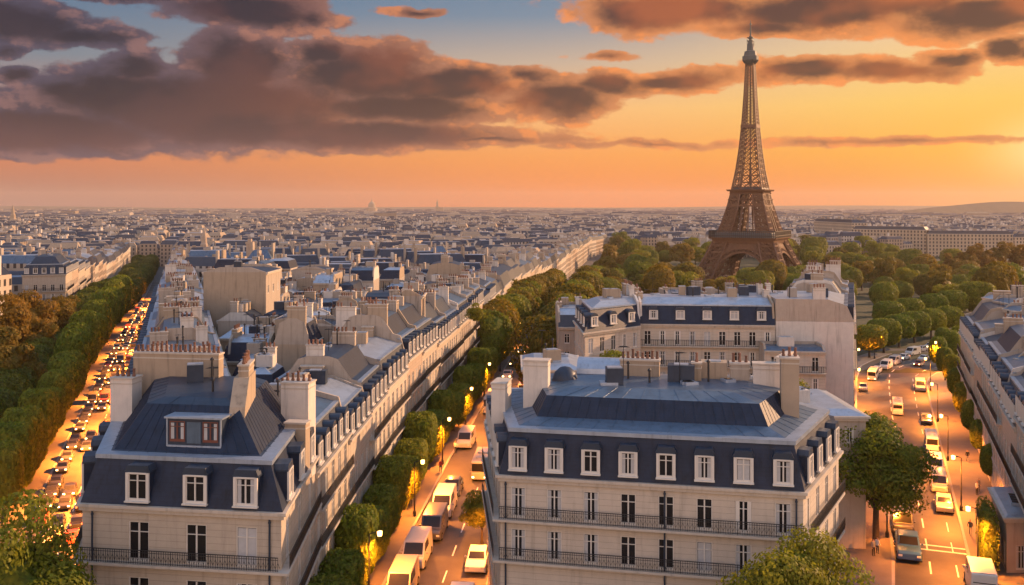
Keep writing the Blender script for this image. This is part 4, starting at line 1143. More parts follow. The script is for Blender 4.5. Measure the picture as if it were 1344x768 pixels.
# left avenue: two rows of trimmed trees on its left side, one low row right
i = 0; y = 108.0
while y < 330:
    i += 1; s = 1 + (y - 100) * .0016
    tree('hedge' if y < 150 else 'hedge_far', CL(y) - 7.4, y, f'{nth(i)} trimmed tree in the kerb row left of the glowing avenue', (s * rnd.uniform(1.0, 1.25), s * .86, s * rnd.uniform(1.1, 1.6) * (1.35 if y < 150 else 1.15)), .335, 'kerb row of trimmed trees left of the avenue')
    y += 6.4 if y < 150 else 8.4
i = 0; y = 112.0
while y < 330:
    i += 1
    tree('lump', CL(y) - 15.2 + rnd.uniform(-.8, .8), y, f'{nth(i)} dark rounded tree in the second row left of the glowing avenue', (1.05, 1.1, rnd.uniform(1.1, 1.35)), .335 + rnd.uniform(-.2, .2), 'second row of rounded trees left of the avenue')
    y += 8.2
i = 0; y = 336
while y < 730:
    i += 1
    for off, nm in ((8.8, 'kerb'), (16.5, 'second')):
        tree('lump', CL(y) - off + rnd.uniform(-1, 1), y, f'{nth(i)} far dark tree in the {nm} row where the left avenue recedes', (1.1, 1.2, rnd.uniform(1.2, 1.6)), None, f'far {nm} row of trees on the left avenue')
    y += 15
i = 0; y = 150
while y < 330:
    i += 1
    tree('lump', BL(y) - 1.9, y, f'{nth(i)} slim dark tree against the facades right of the left avenue', (.45, .7, .95), .335, 'slim trees right of the left avenue'); y += 12
gold = [(8, 508, 1.15, 1.25), (40, 490, 1.1, 1.2), (76, 478, .95, 1.05), (18, 556, 1.0, 1.1), (-30, 530, 1.3, 1.3), (96, 462, .8, .95), (55, 512, .8, .9)]
for i, (px, py, sx, sz) in enumerate(gold):
    p = gp(px, py); tree('gold', p.x, p.y, f'{nth(i + 1)} golden autumn tree left of the trimmed rows, counted from the left edge', (sx, sx, sz), None, 'golden trees at the left edge')
for i, (px, py) in enumerate(((120, 432), (140, 418), (110, 446))):
    p = gp(px, py); tree('lump', p.x, p.y, f'{nth(i + 1)} dark tree between the golden trees and the far left terrace', (1.2, 1.2, 1.6), None, 'dark trees before the far left terrace')
# park round the tower
pr = random.Random(21); pk_ = []
def scatter(n, x0, x1, y0, y1, sz, dmin):
    k = 0; tries = 0
    while k < n and tries < 4000:
        tries += 1
        px, py = pr.uniform(x0, x1), pr.uniform(y0, y1); p = gp(px, py)
        if math.hypot(p.x - 147, p.y - 588) < 40 or any(math.hypot(p.x - q[0], p.y - q[1]) < dmin for q in pk_): continue
        if p.y < 300 and p.x < SL(p.y) + 2: continue
        if p.x < RR(p.y) + 4: continue
        pk_.append((p.x, p.y, sz * pr.uniform(.75, 1.3))); k += 1
scatter(24, 780, 900, 352, 410, 1.05, 9); scatter(14, 800, 940, 330, 356, 1.3, 13)
scatter(16, 950, 1130, 388, 412, .8, 8); scatter(26, 1050, 1260, 352, 400, 1.05, 10); scatter(16, 1020, 1180, 338, 356, 1.35, 14)
scatter(30, 1145, 1330, 366, 425, .95, 7)
for k, (x, y, s) in enumerate(sorted(pk_, key=lambda q: q[1])):
    side = 'left of' if x < 130 * y / 588 else ('in front of' if y < 560 and x < 165 * y / 588 else 'right of')
    tree('park', x, y, f'round autumn-green park tree standing {side} the iron tower', (s, s, s * pr.uniform(.9, 1.25)), None, f'park trees {side} the iron tower')
for i, (px, py, s) in enumerate(((905, 380, 1.0), (962, 393, .85), (985, 390, 1.2), (1012, 392, 1.35), (1038, 388, 1.2), (1062, 384, 1.15), (925, 396, .75), (880, 400, .8), (1055, 404, .8), (835, 408, .85))):
    p = gp(px, py); tree('park', p.x, p.y, f'{nth(i + 1)} round tree right behind the roofs, below the tower', (s, s, s), None, 'round trees behind the second block')
for i, (px, py, s) in enumerate(((1268, 372, 1.2), (1290, 370, 1.25), (1312, 368, 1.3), (1334, 366, 1.35), (1356, 365, 1.3), (1250, 374, 1.0))):
    p = gp(px, py); tree('gold', p.x, p.y, f'{nth(i + 1)} tall golden tree in the row above the right rooftops', (s * 1.3, s * 1.3, s * 1.35), None, 'tall golden row at the right')
# clipped trees round the bend of the right avenue
for i, (px, py, s) in enumerate(((1141, 470, .95), (1160, 463, 1.0), (1180, 456, 1.0), (1200, 450, 1.0), (1222, 445, 1.0), (1245, 441, 1.0), (1165, 436, 1.1), (1192, 430, 1.1), (1225, 422, 1.1), (1250, 420, 1.2))):
    p = gp(px, py); tree('hedge_far', p.x, p.y, f'{nth(i + 1)} clipped round tree on the outer side of the bend, from the left', (1.45 * s, 1.25 * s, 1.3 * s), -1.1, 'clipped trees on the bend of the right avenue')
for i, (px, py, s) in enumerate(((1229, 486, .9), (1246, 478, .95), (1238, 500, .85), (1247, 512, .85), (1253, 530, .8), (1262, 552, .8), (1272, 576, .75), (1284, 604, .7), (1297, 636, .65), (1236, 470, .9), (1256, 468, .9))):
    p = gp(px, py); tree('hedge_far', p.x + .4, p.y, f'{nth(i + 1)} tall clipped tree between the right kerb and the right terrace', (.82 * s, .95 * s, 1.25 * s), -.37, 'clipped trees right of the right avenue')
ivy = thing('hedge', (47.9, 96.0, 0), 'tall clipped ivy hedge in front of the low annex', 'hedge', rz=-.37)
iv = obj('foliage', crown_mesh('foliage', 90, (.75, 4.6, 2.9, 6), 9000, .13, M['leaf_hedge'], wob=.03), ivy)

# ------------------------------------------------------------------ vehicles
def bevelled(pts_sections, name, mats, bev=.06):
    """loft of rectangular sections along y: (y, half width, z low, z high); closed and softly bevelled"""
    bm = bmesh.new(); rows = []
    for y, w, z0, z1 in pts_sections:
        rows.append([bm.verts.new(p) for p in ((-w, y, z0), (w, y, z0), (w * .94, y, z1), (-w * .94, y, z1))])
    for a, b in zip(rows, rows[1:]):
        for i in range(4):
            j = (i + 1) % 4; bm.faces.new((a[i], a[j], b[j], b[i]))
    bm.faces.new(rows[0][::-1]); bm.faces.new(rows[-1])
    bmesh.ops.recalc_face_normals(bm, faces=bm.faces)
    if bev: bmesh.ops.bevel(bm, geom=bm.edges[:], offset=bev, segments=2, affect='EDGES', profile=.6)
    me = bpy.data.meshes.new(name); bm.to_mesh(me); bm.free()
    for m_ in mats: me.materials.append(m_)
    return me
PAINT = {n: mat(n + '_car_paint', c, .32, var=.05, coat=.5, spec=.5) for n, c in (('white', (.62, .60, .57)), ('silver', (.36, .36, .37)), ('black', (.02, .02, .022)), ('dark_grey', (.07, .07, .075)), ('blue', (.02, .07, .19)), ('red', (.25, .03, .02)), ('beige', (.42, .36, .27)))}
wh = MB()
wheel_me = None
def wheel():
    global wheel_me
    if wheel_me is None:
        a = MB(); a.lathe([(.20, -.11), (.31, -.11), (.34, -.07), (.34, .07), (.31, .11), (.20, .11)], n=16); b = MB(); b.lathe([(.19, -.10), (.20, .112), (.06, .125)], n=10)
        for m_ in (a, b): m_.v = [(z, y, x) for x, y, z in m_.v]
        wheel_me = (a.mesh('tyre', [M['tyre']], False), b.mesh('rim', [M['rim']]))
    return wheel_me
PROTO = {}
def vehicle(kd, paint, lit):
    key = (kd, paint, lit)
    if key in PROTO: return PROTO[key]
    pm_ = PAINT[paint]; t = bpy.data.objects.new('parked_' + kd, None); col.objects.link(t); gl = M['glass']
    if kd == 'car':
        body = [(-2.1, .78, .35, .72), (-1.95, .86, .22, .82), (-.9, .88, .20, .92), (1.3, .88, .20, .95), (2.0, .85, .22, .90), (2.12, .78, .35, .80)]
        cab = [(-.95, .78, .90, .94), (-.25, .76, .90, 1.42), (1.05, .75, .92, 1.44), (1.75, .76, .92, 1.0)]; wy = (-1.3, 1.32); L = 2.1; r_ = 0
    elif kd == 'van':
        body = [(-2.5, .85, .35, .85), (-2.35, .95, .25, 1.05), (-1.7, .97, .25, 1.15), (2.4, .97, .25, 1.15), (2.5, .95, .35, 1.1)]
        cab = [(-2.0, .90, 1.10, 1.15), (-1.2, .92, 1.10, 2.05), (2.35, .92, 1.12, 2.10), (2.46, .90, 1.12, 2.0)]; wy = (-1.6, 1.6); L = 2.5
    elif kd == 'bus':
        body = [(-4.4, 1.15, .35, 1.2), (-4.3, 1.22, .30, 1.3), (4.3, 1.22, .30, 1.3), (4.4, 1.18, .35, 1.25)]
        cab = [(-4.35, 1.17, 1.28, 2.75), (-4.1, 1.2, 1.28, 2.95), (4.1, 1.2, 1.28, 2.95), (4.3, 1.18, 1.28, 2.85)]; wy = (-2.8, 2.6); L = 4.4
    else:                                                   # pickup
        body = [(-2.6, .85, .35, .85), (-2.45, .95, .3, 1.0), (-.9, .96, .28, 1.06), (2.5, .96, .3, 1.04), (2.6, .92, .38, 1.0)]
        cab = [(-1.25, .84, 1.0, 1.06), (-.6, .82, 1.0, 1.68), (.75, .82, 1.0, 1.70), (1.0, .84, 1.0, 1.08)]; wy = (-1.7, 1.6); L = 2.6
    bo = obj('body', bevelled(body, 'body', [pm_]), t)
    obj('cabin', bevelled(cab, 'cabin', [pm_], .05), t)
    # glass sits just proud of the cabin
    (y0, w0, za, zb_), (y1, w1, _, zt), (y2, w2, _, zt2), (y3, w3, _, zc_) = cab
    def pane(nm, q): 
        b = MB(); b.face(q); o = obj(nm, b.mesh(nm, [gl]), t); md = o.data; return o
    e = .012
    if kd == 'bus':
        b = MB(); b.box((0, y0 - .0, 2.05), (2.05, .10, 1.1)); b.build('windscreen', [gl], t)
        b = MB(); b.box((0, y3 + .0, 2.15), (1.9, .12, .8)); b.build('rear_window', [gl], t)
        for sx in (-1, 1):
            b = MB()
            for k in range(6): b.box((sx * 1.165, -3.3 + k * 1.32, 2.1), (.05, 1.15, .85))
            b.build('side_window', [gl], t)
        rf = MB(); rf.box((0, 1.2, 3.02), (1.5, 2.2, .22)); rf.box((0, -2.2, 3.0), (1.2, 1.2, .16)); rf.build('roof_unit', [PAINT['silver']], t)
    else:
        def slab(nm, pts):                                  # a thin curved-free pane with thickness
            b = MB(); c = [Vector(p) for p in pts]; nn = (c[1] - c[0]).cross(c[3] - c[0]).normalized() * .02
            f0 = [p - nn for p in c]; f1 = [p + nn for p in c]
            b.face(list(reversed(f0))); b.face(f1)
            for i in range(4): b.face([f0[i], f0[(i + 1) % 4], f1[(i + 1) % 4], f1[i]])
            b.build(nm, [gl], t)
        ins = .1
        def lp(a, b, f): return a + (b - a) * f
        slab('windscreen', [(-w0 * .86, lp(y0, y1, .1), lp(zb_, zt, .1)), (w0 * .86, lp(y0, y1, .1), lp(zb_, zt, .1)), (w1 * .80, lp(y0, y1, .9), lp(zb_, zt, .9)), (-w1 * .80, lp(y0, y1, .9), lp(zb_, zt, .9))])
        slab('rear_window', [(-w3 * .84, lp(y3, y2, .12), lp(zc_, zt2, .12) if kd != 'van' else 1.35), (w3 * .84, lp(y3, y2, .12), lp(zc_, zt2, .12) if kd != 'van' else 1.35), (w2 * .78, lp(y3, y2, .85), lp(zc_, zt2, .85)), (-w2 * .78, lp(y3, y2, .85), lp(zc_, zt2, .85))])
        for sx in (-1, 1):
            yy0, yy1 = lp(y0, y1, .85), lp(y3, y2, .75); zz0, zz1 = lp(za, zt, .22), lp(za, zt, .86)
            xx = lambda z: sx * (w1 * (1 - .06 * (z - za) / (zt - za)) + .0)
            if kd == 'van': yy1 = y1 + 1.6
            slab('side_window', [(xx(zz0), yy0 - .12, zz0), (xx(zz0), yy1 + .1 * (kd == 'car'), zz0), (xx(zz1), yy1 - .18, zz1), (xx(zz1), yy0 + .12, zz1)])
        if kd == 'pickup':
            bd = MB(); bd.box((0, 1.72, 1.03), (1.55, 1.35, .06)); bd.build('load_bed', [M['iron']], t)
    ty_, ri_ = wheel(); hwid = body[2][1]
    for sx in (-1, 1):
        for yy in wy:
            w_ = obj('wheel', ty_, t, (sx * (hwid - .08), yy, .34)); rr = obj('rim', ri_, w_, (0, 0, 0)); rr.scale = (sx, 1, 1)
            if kd == 'bus': w_.scale = (1.2, 1.35, 1.35); w_.location.z = .45
        b = MB(); b.box((sx * hwid * .72, -L + .03, .66), (.30, .10, .16)); b.build('headlight', [M['head' if lit else 'lens']], t)
        b = MB(); b.box((sx * hwid * .80, L - .03, .78), (.20, .10, .20)); b.build('tail_light', [M['tail' if lit else 'lens_red']], t)
        b = MB(); b.box((sx * (hwid + .08), lp_(y0, y1, .8), za + .08), (.16, .10, .13)); b.build('wing_mirror', [pm_], t)
    PROTO[key] = t
    t['_used'] = False
    return t
def lp_(a, b, f): return a + (b - a) * f
def park(kd, paint, x, y, rz, label, group=None, z=None, s=1.0, name=None, lit=False):
    p = vehicle(kd, paint, lit)
    if p['_used']: o = copy_tree(p)
    else: o = p; p['_used'] = True
    if '_used' in o and o is not p: del o['_used']
    o.name = name or ('parked_' + kd if kd != 'bus' else 'bus')
    o.location = (x, y, (gz(y) + .012) if z is None else z); o.rotation_euler = (0, 0, rz); o.scale = (s, s, s)
    for k in ('label', 'category', 'group'):
        if k in o: del o[k]
    tag(o, label, kd, group); return o
def head(line, y, flip=False): return math.atan2(-(line(y + 4) - line(y - 4)), 8) + (math.pi if flip else 0)
# middle avenue: left kerb row, right row, moving ones
rowL = [(80.5, 'van', 'white', 'pale van, nearest of the left parked row in the middle avenue'), (88.5, 'van', 'beige', 'beige van second from the near end of the middle avenue row'), (96.5, 'van', 'silver', 'silver-grey van third in the middle avenue parked row'),
        (104.5, 'van', 'dark_grey', 'dark van with pale roof, fourth in the middle avenue parked row'), (112, 'van', 'white', 'white van fifth in the middle avenue parked row'), (119.5, 'car', 'black', 'black car at the far end of the near parked row')]
for y, kd, pc, lb in rowL: park(kd, pc, RL(y) + 2.0 + (y > 100) * .5, y, head(RL, y), lb, 'vans parked in the middle avenue', s=1.22)
park('van', 'white', RL(82) + 8.0, 82, head(RL, 82), 'white van at the bottom of the middle avenue, right lane', s=1.2)
park('car', 'white', RL(95) + 8.3, 95, head(RL, 95), 'white car under the small kerb tree', s=1.2)
park('bus', 'beige', RL(129) + 5.2, 128, head(RL, 128), 'beige bus in the middle of the lit avenue', s=.9, lit=True)
park('van', 'silver', RL(143) + 1.2, 143, head(RL, 143), 'silver delivery van halfway along the left kerb of the middle avenue', s=1.15)
park('bus', 'silver', RL(168) + 2.0, 168, head(RL, 168), 'long silver bus farther up the middle avenue', s=1.0)
park('van', 'white', RL(181) + 6.5, 180, head(RL, 180), 'white van beyond the long silver bus', s=1.2)
for i, y in enumerate((191, 199, 207, 215, 224, 234, 246)):
    park('car', ('white', 'silver', 'red', 'dark_grey')[i % 4], RL(y) + (1.6 if i % 2 else 6.4), y, head(RL, y), f'{nth(i + 1)} car in the far part of the middle avenue', 'far cars in the middle avenue', s=1.1, lit=True)
# right avenue
AC = lambda y: interp(AL, y); AD = lambda y: interp(AR, y)
park('pickup', 'blue', 41.0, 98.6, math.atan2(-.36, 1), 'blue pickup truck parked at the left kerb of the right avenue', s=1.25)
park('van', 'dark_grey', 43.4, 106.0, math.atan2(-.36, 1), 'dark grey van parked ahead of the blue pickup under the tree', s=1.15)
park('van', 'white', 43.9, 89.2, math.atan2(-.37, 1) + math.pi, 'big white van at the bottom right corner of the right avenue', s=1.25)
park('car', 'beige', AD(113) - 1.4, 113, head(AD, 113), 'beige hatchback nearest in the right kerb row', s=1.1)
park('van', 'beige', AD(121) - 1.5, 121, head(AD, 121), 'cream van behind the beige hatchback', s=1.02)
park('van', 'white', AD(129) - 1.5, 129, head(AD, 129), 'white van second behind the beige hatchback', s=1.02)
park('bus', 'white', AD(143) - 1.7, 142, head(AD, 142), 'white minibus halfway along the right kerb', s=.72)
park('bus', 'white', 67.2, 166, head(AD, 166, True), 'small white bus driving alone on the right avenue', s=.72, lit=True)
for i, y in enumerate((158, 186)):
    park(('car', 'van', 'car')[i % 3], ('dark_grey', 'silver', 'black', 'beige')[i % 4], AD(y) - 1.3, y, head(AD, y), f'{nth(i + 1)} parked car up the right kerb beyond the white minibus', 'cars parked along the right kerb', s=1.0)
bend = [(1146, 497, 'bus', 'white', .9), (1163, 484, 'van', 'white', 1.2), (1174, 478, 'van', 'silver', 1.2), (1186, 472, 'car', 'white', 1.2), (1198, 466, 'van', 'white', 1.2), (1209, 461, 'car', 'silver', 1.2), (1221, 457, 'car', 'white', 1.2), (1133, 512, 'car', 'silver', 1.15), (1151, 489, 'car', 'white', 1.2), (1206, 480, 'car', 'red', 1.1), (1212, 473, 'car', 'white', 1.1), (1235, 452, 'car', 'white', 1.2), (1250, 448, 'car', 'silver', 1.2)]
for i, (px, py, kd, pc, s) in enumerate(bend):
    p = gp(px, py); f = min(1, max(0, (p.y - 190) / 60)); park(kd, pc, p.x, p.y, -math.radians(20 + 45 * f), f'{nth(i + 1)} vehicle in the bend of the right avenue, by size from the left', 'vehicles in the bend of the right avenue', s=s * .78, lit=i % 3 == 0)
# left avenue: dense slow traffic with its lights on
i = 0; y = 79.0; tr_ = random.Random(5)
while y < 400:
    for ln, off in enumerate((-3.3, -1.1, 1.1, 3.3)):
        if tr_.random() < .76:
            i += 1; yy = y + tr_.uniform(-1.5, 1.5); toward = ln < 2
            kd = tr_.choice(('car', 'car', 'car', 'car', 'car', 'van')); pc = tr_.choice(('beige', 'dark_grey', 'black', 'black', 'dark_grey', 'red'))
            park(kd, pc, CL(yy) + off, yy, .335 + (0 if toward else math.pi), f"{pc.replace('_', ' ')} {kd} in left avenue traffic, {nth(int((y - 79) / 5.6 + .5) + 1)} rank back, {nth(ln + 1)} lane", 'traffic in the left avenue', name='moving_' + kd, s=.84, lit=True)
    y += 5.6

# ------------------------------------------------------------------ street lamps, lit at dusk
lp_pole = MB(); lp_pole.lathe([(.20, 0), (.20, .5), (.10, .7), (.07, 3.2), (.055, 6.2)], n=8); lp_pole.bar((0, 0, 6.2), (.9, 0, 6.5), .07); pole_me = lp_pole.mesh('pole', [M['iron']])
ln_ = MB(); ln_.lathe([(.10, .45), (.24, .40), (.20, 0), (.05, -.05)][::-1], n=8); lant_me = ln_.mesh('lantern', [M['lamp_glow']])
lamp_lights = {}
def lamp(x, y, rz, label, group, e=9000, z=None):
    t = thing('street_lamp', (x, y, (gz(y) + .14) if z is None else z), label, 'street lamp', group, rz)
    obj('pole', pole_me, t); o = obj('lantern', lant_me, t, (.95, 0, 6.05))
    if e not in lamp_lights:
        d = bpy.data.lights.new('lamp_light', 'SPOT'); d.energy = e; d.color = (1.0, .27, .028); d.shadow_soft_size = .2; d.spot_size = R(152); d.spot_blend = .5; lamp_lights[e] = d
    l = bpy.data.objects.new('lamp_light', lamp_lights[e]); col.objects.link(l); l.parent = t; l.location = (1.15, 0, 5.7)
for i, y in enumerate((78, 97, 116, 136, 156, 178, 202, 228, 256, 290, 326, 364, 404, 450)):
    lamp(CL(y) + 4.9, y, math.pi + .35, f'{nth(i + 1)} lit street lamp from the near end, right kerb of the left avenue', 'lit lamps on the left avenue', 95000)
for i, y in enumerate((84, 108, 130, 152, 176, 204, 240)):
    lamp(RL(y) - .5, y + 2, 0, f'{nth(i + 1)} lit street lamp from the near end of the middle avenue', 'lit lamps on the middle avenue', 10500)
for i, y in enumerate((95, 119, 141, 165, 190)):
    lamp(RR(y) + .5, y, math.pi, f'{nth(i + 1)} lit street lamp from the near end, right kerb of the middle avenue', 'lit lamps on the middle avenue right kerb', 10500)
for i, y in enumerate((93, 112, 134, 158, 184, 206)):
    lamp(AD(y) + .6, y, math.pi, f'{nth(i + 1)} lit street lamp from the near end, right kerb of the right avenue', 'lit lamps on the right avenue right kerb', 12500)
for i, y in enumerate((103, 128, 172, 196, 224)):
    lamp(AC(y) - .6, y, 0, f'{nth(i + 1)} lit street lamp from the near end, left kerb of the right avenue', 'lit lamps on the right avenue left kerb', 12500)

# ------------------------------------------------------------------ people on the pavements
def person_mesh(seed, cloth, legs, stride):
    me = bpy.data.meshes.new('person'); q = random.Random(seed)
    V = [(0, 0, .96), (0, .01, 1.2), (0, .01, 1.44), (0, -.01, 1.54), (0, -.03, 1.66), (0, -.03, 1.76),
         (.10, 0, .92), (.11, -stride * .5, .50), (.11, -stride * .9, .08), (.11, -stride - .14, .04),
         (-.10, 0, .92), (-.11, stride * .3, .50), (-.11, stride * .9, .10), (-.11, stride * .9 - .14, .04),
         (.19, .01, 1.42), (.25, .05, 1.15), (.26, -.06, .90), (.25, -.10, .80),
         (-.19, .01, 1.42), (-.25, -.02, 1.15), (-.26, -.12, .92), (-.25, -.16, .82)]
    E_ = [(0, 1), (1, 2), (2, 3), (3, 4), (4, 5), (0, 6), (6, 7), (7, 8), (8, 9), (0, 10), (10, 11), (11, 12), (12, 13), (2, 14), (14, 15), (15, 16), (16, 17), (2, 18), (18, 19), (19, 20), (20, 21)]
    Rr = [.15, .14, .16, .06, .10, .07, .10, .075, .05, .04, .10, .075, .05, .04, .075, .05, .038, .035, .075, .05, .038, .035]
    me.from_pydata(V, E_, [])
    o = bpy.data.objects.new('tmp', me); col.objects.link(o)
    md = o.modifiers.new('s', 'SKIN'); 
    for i, r_ in enumerate(Rr): me.skin_vertices[0].data[i].radius = (r_, r_ * .8); me.skin_vertices[0].data[i].use_root = (i == 0)
    o.modifiers.new('u', 'SUBSURF').levels = 1
    bpy.context.view_layer.update(); dg = bpy.context.evaluated_depsgraph_get(); ev = bpy.data.meshes.new_from_object(o.evaluated_get(dg))
    bpy.data.objects.remove(o)
    ev.materials.clear()
    for m_ in (cloth, legs, M['skin'], M['hair']): ev.materials.append(m_)
    for p in ev.polygons:
        c = p.center; p.use_smooth = True
        p.material_index = 3 if (c.z > 1.70 or (c.z > 1.56 and c.y > .03)) else 2 if (c.z > 1.5 or (abs(c.x) > .2 and c.z < .93)) else 1 if c.z < .96 else 0
    return ev
cl = {'navy': mat('navy_cloth', (.02, .03, .06), .9), 'grey': mat('grey_cloth', (.2, .2, .21), .9), 'white': mat('white_cloth', (.6, .58, .55), .9), 'black': mat('black_cloth', (.02, .02, .02), .9), 'red': mat('red_cloth', (.3, .04, .03), .9)}
for i, (x, y, c1, c2, rz, lb) in enumerate(((37.0, 97.5, 'grey', 'black', .3, 'person in grey top standing by the trunk of the kerb tree'), (37.6, 98.0, 'white', 'navy', 2.2, 'person in white top beside the one in grey by the kerb tree'), (-13.3, 100.5, 'navy', 'black', .1, 'person in navy walking on the middle avenue pavement'), (-12.8, 107, 'grey', 'navy', 3.1, 'person in grey farther along the middle avenue pavement'),
    (-12.1, 113.5, 'black', 'black', 0, 'person in black on the middle avenue pavement near the lamp'), (-49.5, 118, 'white', 'navy', .5, 'person in white at the kerb of the left avenue'), (-50.4, 118.8, 'red', 'black', 3, 'person in red beside the one in white on the left avenue'), (49.8, 103.5, 'navy', 'grey', 2.5, 'person in navy walking between the hedge and the right kerb'),
    (57.6, 118, 'white', 'black', .4, 'person in white on the right pavement past the ivy hedge'), (58.4, 119.2, 'grey', 'navy', .3, 'person in grey just ahead of the one in white on the right pavement'), (63.6, 133, 'black', 'grey', 2.8, 'person in black farther up the right pavement'), (-9.6, 128, 'red', 'navy', .1, 'person in red between the trimmed trees and the middle avenue'), (-8.2, 138, 'white', 'black', 3.0, 'person in white far up the middle avenue pavement'))):
    o = obj('person', person_mesh(i, cl[c1], cl[c2], (.0, .04, .26, .22, .2, .02, .02, .24)[i % 8]), None, (x, y, gz(y) + .14), rz); tag(o, lb, 'person')

# ------------------------------------------------------------------ the city beyond
def house_mesh(w, d, h, rh, ins, wm, rm):
    b = MB(); c = [(-w / 2, -d / 2), (w / 2, -d / 2), (w / 2, d / 2), (-w / 2, d / 2)]
    k = [(x * (1 - 2 * ins / w), y * (1 - 2 * ins / d)) for x, y in c]
    for i in range(4):
        j = (i + 1) % 4
        b.face([(*c[i], -3), (*c[j], -3), (*c[j], h), (*c[i], h)], 0); b.face([(*c[i], h), (*c[j], h), (*k[j], h + rh), (*k[i], h + rh)], 1)
    b.face([(*p, h + rh) for p in k], 2)
    for s in (-1, 1):
        if rnd.random() < .8: b.box((s * (w / 2 - .4), rnd.uniform(-.2, .2) * d, h + rh * .9), (.7, rnd.uniform(1.5, 3.5), rh * 1.2 + 2), mi=3)
    if rnd.random() < .5: b.box((rnd.uniform(-.3, .3) * w, 0, h + rh + .5), (rnd.uniform(1, 3), 1.5, 1.2), mi=3)
    return b.mesh('city_house', [M[wm], M[rm], M[rnd.choice(['zinc', 'zinc_l', 'zinc_l', 'zinc_d'])], M[rnd.choice(['plaster', 'plaster_w', 'plaster_t'])]])
hm = [house_mesh(rnd.uniform(9, 20), rnd.uniform(9, 13), rnd.uniform(14, 20), rnd.uniform(2, 4), rnd.uniform(1, 2.5), rnd.choice(['far_a', 'far_b', 'far_c']), rnd.choice(['slate', 'slate_b', 'zinc', 'zinc_d'])) for _ in range(24)]
def free_for_city(x, y):
    if abs(x) > .62 * y + 60: return False
    if y < 330: return x < CL(y) - 46 and y > 255
    if LT(y) - 16 < x < BL(y) + 14 and y < 760: return False
    if y >= 760 and abs(x - CL(y)) < 8 and y < 1500: return False
    if F(y) - 14 < x and y < 985:
        if x < F(y) + 40: return False
        return y > 860 and x < 330 * y / 900 + 40
    if y < 1400 and x > .31 * y and y < 960: return False
    return True
cr = random.Random(11); spots = []
y = 258.0
while y < 2300:
    st = 15 if y < 700 else 18 + (y - 700) * .006
    x = -.62 * y - 60
    dist_a = 0.0
    while x < .62 * y + 60:
        w = cr.uniform(12, 22)
        if free_for_city(x + w / 2, y): spots.append((x + w / 2, y + cr.uniform(-3, 3) + 6 * math.sin(x * .01 + y * .003)))
        x += w + (cr.uniform(8, 14) if cr.random() < .14 else .6)
    y += st
spots.sort(key=lambda s_: s_[1])
for k, (x, y) in enumerate(spots[:300]):
    o = obj('city_house', hm[cr.randrange(len(hm))], None, (x, y, gz(y)), cr.choice((.335, .335, -.07, 0)) + cr.choice((0, math.pi)))
    o.scale = (cr.uniform(.9, 1.2), 1, cr.uniform(.72, 1.05))
    where = 'left of the left avenue' if x < CL(y) else 'beyond the wedge block'
    tag(o, f'distant cream house with zinc roof in the dense city {where}', 'house', f'distant city houses {where}')
v_, f_, m__ = [], [], []
def add_mass(x, y, z, w, d, h, rh, a, mw, mr, mt):
    ca, sa = math.cos(a), math.sin(a); k = len(v_); ins = min(w, d) * .16
    for zz, q in ((-3, 0), (h, 0), (h + rh, ins)):
        for sx, sy in ((-1, -1), (1, -1), (1, 1), (-1, 1)):
            X, Y_ = sx * (w / 2 - q), sy * (d / 2 - q); v_.append((x + X * ca - Y_ * sa, y + X * sa + Y_ * ca, z + zz))
    for l in (0, 4):
        for i in range(4): f_.append((k + l + i, k + l + (i + 1) % 4, k + l + 4 + (i + 1) % 4, k + l + 4 + i)); m__.append(mw if l == 0 else mr)
    f_.append((k + 8, k + 9, k + 10, k + 11)); m__.append(mt)
for x, y in spots[300:]:
    a = .335 if cr.random() < .5 else cr.uniform(-.3, .3)
    w = cr.uniform(11, 21); h = cr.uniform(12, 20)
    add_mass(x, y, gz(y), w, cr.uniform(9, 14), h, cr.uniform(1.5, 4), a, cr.randrange(3), 3 + cr.randrange(3), 5 + cr.randrange(3))
    for q in range(cr.randrange(0, 3)): add_mass(x + cr.uniform(-6, 6), y + cr.uniform(-4, 4), gz(y) + h, cr.uniform(.8, 3.5), cr.uniform(.8, 2), cr.uniform(3, 6), .1, a, 8 + cr.randrange(2), 8, 8)
y = 2300.0
while y < 8200:
    st = 24 + (y - 2300) * .012; x = -.6 * y
    while x < .6 * y:
        w = cr.uniform(20, 60)
        add_mass(x + w / 2, y + cr.uniform(-10, 10), -12, w, cr.uniform(10, 26), cr.uniform(10, 20) + (cr.uniform(4, 12) if cr.random() < .02 else 0), cr.uniform(1, 4), cr.uniform(-.3, .3), cr.randrange(3), 3 + cr.randrange(3), 5 + cr.randrange(3))
        x += w + cr.uniform(2, 26)
    y += st
me = bpy.data.meshes.new('distant_city'); me.from_pydata(v_, [], f_)
for q in ('far_a', 'far_b', 'far_c', 'slate_b', 'zinc_d', 'plaster_t', 'slate_b', 'zinc_l', 'plaster', 'plaster_w', 'plaster_t'): me.materials.append(M[q])
me.polygons.foreach_set('material_index', m__); me.update()
tag(obj('distant_city', me), 'endless mass of cream houses and grey roofs fading towards the horizon', 'city', kind='stuff')
